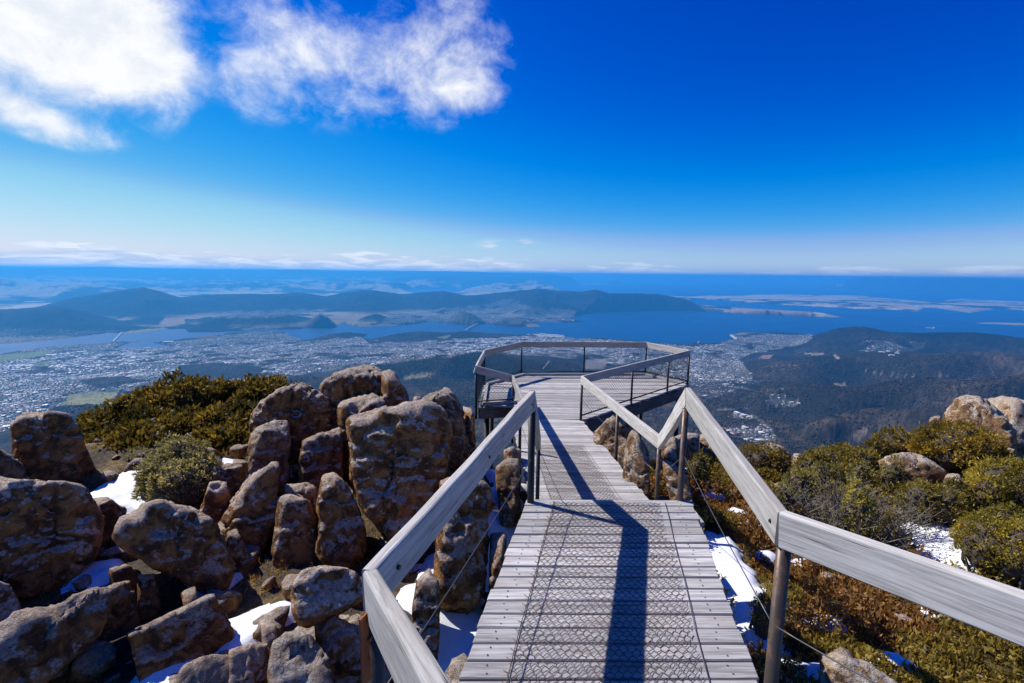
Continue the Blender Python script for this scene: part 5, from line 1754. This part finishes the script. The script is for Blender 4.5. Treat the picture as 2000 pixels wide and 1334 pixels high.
# ================================================================== heath and shrubs
def leaf_mat(name, trans=0.35):
    m_ = bpy.data.materials.new(name)
    m_.use_nodes = True
    q = NT(m_.node_tree)
    at_ = q.n('ShaderNodeAttribute', attribute_name="Col")
    d_ = q.n('ShaderNodeBsdfPrincipled')
    q.l(at_.outputs['Color'], d_.inputs['Base Color'])
    d_.inputs['Roughness'].default_value = 0.55
    d_.inputs['Specular IOR Level'].default_value = 0.25
    t_ = q.n('ShaderNodeBsdfTranslucent')
    q.l(q.mix(1.0, at_.outputs['Color'], (1.25, 1.1, 0.6, 1), 'MULTIPLY'), t_.inputs['Color'])
    mx = q.n('ShaderNodeMixShader')
    mx.inputs[0].default_value = trans
    q.l(d_.outputs[0], mx.inputs[1])
    q.l(t_.outputs[0], mx.inputs[2])
    oo = q.n('ShaderNodeOutputMaterial')
    q.l(mx.outputs[0], oo.inputs[0])
    return m_


M_LEAF = leaf_mat("heath_leaves", 0.42)
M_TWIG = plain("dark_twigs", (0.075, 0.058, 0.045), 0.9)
M_DEAD = plain("bleached_twigs", (0.15, 0.13, 0.115), 0.9)
rngp = np.random.default_rng(101)


def rosettes(P, N, nl, ll, lw, colA, colB, spread=0.75, hl=None, hl_p=0.12, cn=None, rng=rngp):
    """P tips, N outward directions -> leaf diamonds (verts, quads, colours)."""
    n = len(P)
    if n == 0: return np.zeros((0, 3)), np.zeros((0, 4), int), np.zeros((0, 3))
    d = N[:, None, :] * 0.75 + rng.normal(size=(n, nl, 3)) * spread + np.array([0, 0, 0.25])
    d /= np.linalg.norm(d, axis=2)[..., None]
    s = np.cross(d, rng.normal(size=(n, nl, 3)))
    s /= np.linalg.norm(s, axis=2)[..., None] + 1e-9
    L = ll * rng.uniform(0.65, 1.25, (n, nl, 1)); W_ = lw * rng.uniform(0.7, 1.2, (n, nl, 1))
    b = P[:, None, :] + rng.normal(size=(n, nl, 3)) * ll * 0.35
    v = np.stack([b, b + d * L * 0.5 + s * W_ * 0.5, b + d * L, b + d * L * 0.5 - s * W_ * 0.5], 2).reshape(-1, 3)
    f = np.arange(n * nl * 4).reshape(-1, 4)
    t = rng.random((n, 1, 1)) if cn is None else np.clip(cn[:, None, None] + rng.normal(0, .18, (n, 1, 1)), 0, 1)
    c = np.array(colA) * (1 - t) + np.array(colB) * t
    c = c * rng.uniform(0.75, 1.25, (n, nl, 1))
    if hl is not None:
        m_ = rng.random(n) < hl_p
        c[m_] = np.array(hl) * rng.uniform(.8, 1.2, (m_.sum(), nl, 1))
    c = np.minimum(np.repeat(c.reshape(-1, 3), 4, axis=0) * np.array([1.5, 1.38, 1.15]), 0.6)
    return v, f, c


def lobe_from_px(px, py, wpx, hpx, d, dr=0.9):
    C = ony(px, py, d)
    k = d / F
    return C, np.array([wpx * k / 2, (wpx * 0.6 + hpx * 0.4) * k / 2 * dr, hpx * k / 2])


def shrub(lobes, label, dens, ll, lw, nl, colA, colB, hl=None, hl_p=0.1, seed=1, name="shrub", lump=0.34, group="shrubs on the summit", cat="shrub", core=(0.022, 0.020, 0.010), twigs=0):
    rng = np.random.default_rng(seed)
    Vs, Fs, Cs = [], [], []
    n0_ = 0
    Ls = []
    for l in lobes:
        C, R_ = lobe_from_px(*l)
        g_ = float(gz(C[0], C[1])) - 0.06
        if C[2] - R_[2] > g_ and C[2] - R_[2] - g_ < 1.5:      # cushions sit on the ground
            t_ = C[2] + R_[2]
            C = np.array([C[0], C[1], (t_ + g_) / 2]); R_ = np.array([R_[0] * 1.04, R_[1] * 1.04, (t_ - g_) / 2])
        Ls.append((C, R_))
    zb = min(C[2] - R_[2] for C, R_ in Ls)
    base = np.array([np.mean([C[0] for C, _ in Ls]), np.mean([C[1] for C, _ in Ls]), 0])
    base[2] = min(zb, float(gz(base[0], base[1])))
    root = empty(name, base)
    CV, CF = [], []
    nc = 0
    for i, (C, R_) in enumerate(Ls):
        area = 2 * math.pi * (R_[0] * R_[1] + R_[0] * R_[2] + R_[1] * R_[2]) / 3 * 1.2
        n = int(area * dens)
        d = rng.normal(size=(n, 3)); d[:, 2] = np.abs(d[:, 2]) * 1.0 - 0.35 * rng.random(n)
        d /= np.linalg.norm(d, axis=1)[:, None]
        k = 1 + lump * 2 * (fbm(d[:, 0] * 3.1 + seed + i, d[:, 1] * 3.1, d[:, 2] * 3.1, octv=3, seed=seed + i) - 0.55)
        k = k * np.where(rng.random(n) < 0.25, rng.uniform(.80, .97, n), rng.uniform(.97, 1.03, n))
        P = C + d * R_ * k[:, None]
        N = d / R_; N /= np.linalg.norm(N, axis=1)[:, None]
        cn = fbm(P[:, 0] * 2.6, P[:, 1] * 2.6, P[:, 2] * 2.6, octv=3, seed=seed + 3)
        v, f, c = rosettes(P, N, nl, ll, lw, colA, colB, hl=hl, hl_p=hl_p, cn=np.clip((cn - 0.3) * 2.2, 0, 1), rng=rng)
        Vs.append(v); Fs.append(f + n0_); Cs.append(c); n0_ += len(v)
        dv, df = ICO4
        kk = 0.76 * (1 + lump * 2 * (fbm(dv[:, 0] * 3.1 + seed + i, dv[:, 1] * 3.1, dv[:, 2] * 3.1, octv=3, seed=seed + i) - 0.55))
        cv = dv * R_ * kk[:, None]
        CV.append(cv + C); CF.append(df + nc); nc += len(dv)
    o = link("foliage", np_mesh("foliage", np.concatenate(Vs) - base, np.concatenate(Fs), M_LEAF, col=np.concatenate(Cs)), root)
    if core is not None:
        for cv_ in CV:
            link("inner_twigs", np_mesh("inner_twigs", cv_ - base, ICO4[1], M_TWIG, smooth=True), root)
    mb = MB()
    for C, R_ in Ls:
        for k in range(7):
            a = rng.uniform(0, 2 * math.pi)
            p0 = np.array([C[0] + .1 * math.cos(a), C[1] + .1 * math.sin(a), float(gz(C[0], C[1])) - .05]) - base
            p2 = C + np.array([math.cos(a) * R_[0] * .75, math.sin(a) * R_[1] * .75, rng.uniform(-.3, .4) * R_[2]]) - base
            mb.tube([p0, (p0 + p2) / 2 + rng.normal(0, .04, 3), p2], [.022, .015, .007], 5)
    mb.build("stems", M_TWIG, root)
    tag(root, label, cat, group)
    return root


OL_D, OL_L = (0.070, 0.060, 0.015), (0.25, 0.195, 0.040)
GR_D, GR_L = (0.09, 0.082, 0.016), (0.33, 0.275, 0.048)
LS = "shrubs among the left boulders"
RS = "shrubs on the right-hand heath"
shrub([(262, 850, 190, 130, 9.4), (380, 812, 270, 140, 10.2), (510, 797, 200, 124, 10.4), (330, 858, 250, 100, 8.9), (215, 890, 90, 80, 8.6), (460, 850, 220, 110, 9.2), (270, 890, 150, 80, 8.2), (440, 880, 150, 80, 8.3)], "wide domed olive-brown shrub on the skyline at left", 130, 0.115, 0.050, 13, (0.040, 0.038, 0.010), (0.135, 0.105, 0.024), hl=(0.20, 0.15, 0.036), hl_p=0.08, seed=11, group=LS, lump=0.30)
shrub([(352, 890, 110, 70, 6.8), (318, 918, 90, 70, 6.5), (388, 915, 80, 66, 6.6), (350, 935, 110, 70, 6.3), (300, 940, 60, 50, 6.3)], "small rounded grey-green shrub above the orange-streaked boulder", 420, 0.046, 0.022, 10, (0.095, 0.10, 0.058), (0.25, 0.25, 0.155), hl=(0.33, 0.32, 0.21), hl_p=.15, seed=12, group=LS)
shrub([(268, 890, 46, 34, 7.3)], "tiny grey twiggy shrub left of the grey-green shrub", 420, 0.034, 0.014, 6, (0.09, 0.09, 0.055), (0.22, 0.21, 0.12), seed=13, core=None, group=LS)
shrub([(208, 908, 110, 66, 7.9), (250, 925, 80, 46, 7.5)], "low olive tuft right of the tall smooth boulder", 420, 0.045, 0.018, 7, OL_D, OL_L, seed=14, group=LS)
z8 = lambda x, y: Q8((x, y))[0]


def L8(x, y, w_, h_, d): return (*z8(x, y), w_ / 2.2457, h_ / 2.2457, d)


shrub([L8(1290, 300, 330, 220, 7.2), L8(1180, 290, 170, 170, 7.4), L8(1390, 330, 170, 170, 6.9)], "dense golden-olive shrub in front of the tan skyline boulder", 330, 0.055, 0.022, 8, OL_D, (0.29, 0.215, 0.036), seed=21, group=RS)
shrub([L8(1010, 280, 210, 110, 7.8), L8(930, 310, 150, 90, 7.6)], "low olive shrub on the rim left of the golden-olive shrub", 330, 0.055, 0.022, 8, OL_D, (0.25, 0.195, 0.04), seed=22, group=RS)
shrub([L8(760, 340, 240, 100, 7.7), L8(650, 360, 150, 80, 7.5), L8(860, 350, 150, 80, 7.3)], "long low dark green shrub along the rim", 330, 0.055, 0.022, 8, (0.065, 0.060, 0.016), (0.22, 0.185, 0.042), seed=23, group=RS)
shrub([L8(1480, 450, 260, 200, 6.0), L8(1400, 500, 170, 160, 5.7), L8(1590, 480, 180, 260, 5.7)], "tall yellow-green shrub at the right edge, behind", 420, 0.046, 0.018, 8, GR_D, GR_L, seed=24, group=RS)
shrub([L8(1430, 700, 260, 210, 4.6), L8(1560, 720, 200, 260, 4.4), L8(1360, 650, 140, 140, 4.9), L8(1500, 620, 200, 150, 4.9)], "nearest bushy yellow-green shrub at the right edge, above the snow patch", 560, 0.036, 0.015, 8, GR_D, GR_L, seed=25, group=RS)
shrub([L8(1110, 530, 150, 190, 5.6), L8(1230, 540, 160, 150, 5.5), L8(1270, 490, 120, 100, 5.8)], "dark green upright shrub beside the bare twiggy bush", 460, 0.042, 0.016, 8, (0.06, 0.060, 0.018), (0.21, 0.18, 0.045), seed=26, group=RS)
shrub([L8(420, 340, 200, 110, 8.2), L8(500, 360, 110, 90, 8.0)], "dark shrub seen behind the rising right handrail", 330, 0.055, 0.022, 7, (0.05, 0.048, 0.014), (0.18, 0.145, 0.035), seed=27, group=RS)
shrub([L8(150, 365, 90, 100, 7.0)], "small bright yellow-green shrub between the right posts", 420, 0.045, 0.02, 7, (0.09, 0.085, 0.018), (0.26, 0.22, 0.05), seed=28, group=RS)
shrub([L8(850, 480, 120, 70, 5.3), L8(870, 520, 70, 60, 5.2)], "yellow-green sprig growing through the bare twiggy bush", 480, 0.04, 0.017, 8, (0.14, 0.14, 0.035), (0.33, 0.30, 0.085), seed=29, group=RS)
shrub([L8(600, 420, 170, 50, 6.4), L8(520, 480, 110, 50, 5.9), L8(700, 395, 150, 50, 6.8)], "pale green flat-topped bush left of the bare twiggy bush", 420, 0.044, 0.018, 7, (0.10, 0.10, 0.035), (0.27, 0.25, 0.09), seed=30, group=RS)
shrub([L8(1000, 380, 90, 60, 6.3), L8(860, 385, 100, 45, 6.4)], "pale tufted bush above the bare twiggy bush", 420, 0.044, 0.018, 7, (0.11, 0.11, 0.045), (0.27, 0.25, 0.10), seed=31, group=RS)
shrub([L8(440, 940, 120, 60, 3.9)], "low olive heath bush between snow strip and near post", 560, 0.032, 0.013, 8, OL_D, OL_L, seed=32, group=RS)

# bare twiggy bush
bush = empty("twiggy_bush")
C0 = ony(*z8(800, 560), 5.5)
C0[2] = float(gz(C0[0], C0[1])) - 0.05
bush.location = C0
mb = MB()
rt2 = random.Random(8)
for k in range(150):
    a = rt2.uniform(0, 2 * math.pi)
    sp = rt2.uniform(.2, 1.0)
    e = Vector((math.cos(a) * sp * 1.15, math.sin(a) * sp * 0.7, rt2.uniform(.45, .82) * (1.15 - .45 * sp)))
    s = Vector((math.cos(a) * .25 * sp, math.sin(a) * .2 * sp, 0))
    mdl = s.lerp(e, .5) + Vector((rt2.uniform(-.08, .08), rt2.uniform(-.08, .08), rt2.uniform(0, .1)))
    mb.tube([s, mdl, e], [.011, .007, .003], 4, cap=False)
    for j in range(5):
        t = rt2.uniform(.45, .95)
        q0 = mdl.lerp(e, t)
        q1 = q0 + Vector((rt2.uniform(-.16, .16), rt2.uniform(-.16, .16), rt2.uniform(.02, .18)))
        mb.tube([q0, q1], [.004, .002], 3, cap=False)
mb.build("twigs", M_DEAD, bush)
tips = np.array([[rt2.uniform(-1.1, 1.1), rt2.uniform(-.6, .6), 0] for _ in range(420)])
tips[:, 2] = 0.80 - 0.35 * np.hypot(tips[:, 0] / 1.1, tips[:, 1] / .7) + rngp.normal(0, .07, 420)
v, f, c = rosettes(tips, np.tile([0, 0, 1.0], (420, 1)), 6, .035, .012, (0.10, 0.095, 0.05), (0.22, 0.20, 0.10))
link("foliage", np_mesh("foliage", v, f, M_LEAF, col=c), bush)
tag(bush, "grey half-bare twiggy bush in the middle of the right-hand heath", "bush", RS)

# heath ground cover: red-brown and olive cushions, nobody could count them
gx_ = rngp.uniform(1.2, 8.0, 60000); gy_ = rngp.uniform(1.3, 9.2, 60000)
def snow_at(x, y):
    i = np.clip(((y - sy_[0]) / 0.05).astype(int), 0, len(sy_) - 1); j = np.clip(((x - sx_[0]) / 0.05).astype(int), 0, len(sx_) - 1)
    return snow_hit[i, j]
dens = sstep(fbm(gx_ * 1.5, gy_ * 1.5, octv=4, seed=81), 0.18, 0.36)
keep = (rngp.random(60000) < dens) & (snow_at(gx_, gy_) < 0.012)
edge_x = np.where(gy_ < YD1, line_x(r0_, r1_, gy_), fr2(gy_)) + 0.10
keep &= gx_ > edge_x
rr_ = np.hypot(gx_, gy_)
keep &= rngp.random(60000) < np.interp(rr_, [1.5, 5, 10], [1.0, .8, .5])
gx_, gy_ = gx_[keep], gy_[keep]
cush = 0.26 * sstep(fbm(gx_ * 1.9, gy_ * 1.9, octv=3, seed=83), 0.42, 0.70)
gzv = gz(gx_, gy_) + cush * rngp.uniform(.35, 1.0, len(gx_)) + 0.01
cnn = fbm(gx_ * 0.9, gy_ * 0.9, octv=3, seed=85)
hp_ = np.stack([gx_, gy_, gzv], -1)
red = cnn > 0.60
Vv, Ff, Cc = [], [], []
n0_ = 0
for m_, ca, cb in ((red, (0.11, 0.058, 0.024), (0.27, 0.16, 0.058)), (~red, (0.085, 0.074, 0.019), (0.28, 0.225, 0.052))):
    v, f, c = rosettes(hp_[m_], np.tile([0, 0, 1.0], (int(m_.sum()), 1)), 5, 0.062, 0.024, ca, cb, spread=0.8)
    Vv.append(v); Ff.append(f + n0_); Cc.append(c); n0_ += len(v)
hh_ = link("heath", np_mesh("heath", np.concatenate(Vv), np.concatenate(Ff), M_LEAF, col=np.concatenate(Cc)))
tag(hh_, "low red-brown and olive heath covering the ground right of the boardwalk", "heath", kind="stuff")

# straw-coloured grass in the pockets between the left boulders
gx_ = rngp.uniform(-7.0, 0.15, 9000); gy_ = rngp.uniform(2.2, 9.5, 9000)
keep = (fbm(gx_ * 0.9, gy_ * 0.9, octv=3, seed=91) > 0.53) & (snow_at(gx_, gy_) < 0.02) & (gx_ < np.where(gy_ < YD1, line_x(l0, l1, gy_), fl2(gy_)) - .05)
gx_, gy_ = gx_[keep], gy_[keep]
v, f, c = rosettes(np.stack([gx_, gy_, gz(gx_, gy_) + .01], -1), np.tile([0, 0, 1.0], (len(gx_), 1)), 7, 0.055, 0.008, (0.12, 0.075, 0.025), (0.30, 0.21, 0.075), spread=.6)
go = link("grass", np_mesh("grass", v, f, M_LEAF, col=c))
tag(go, "straw-brown grass and moss in the pockets between the left boulders", "grass", kind="stuff")
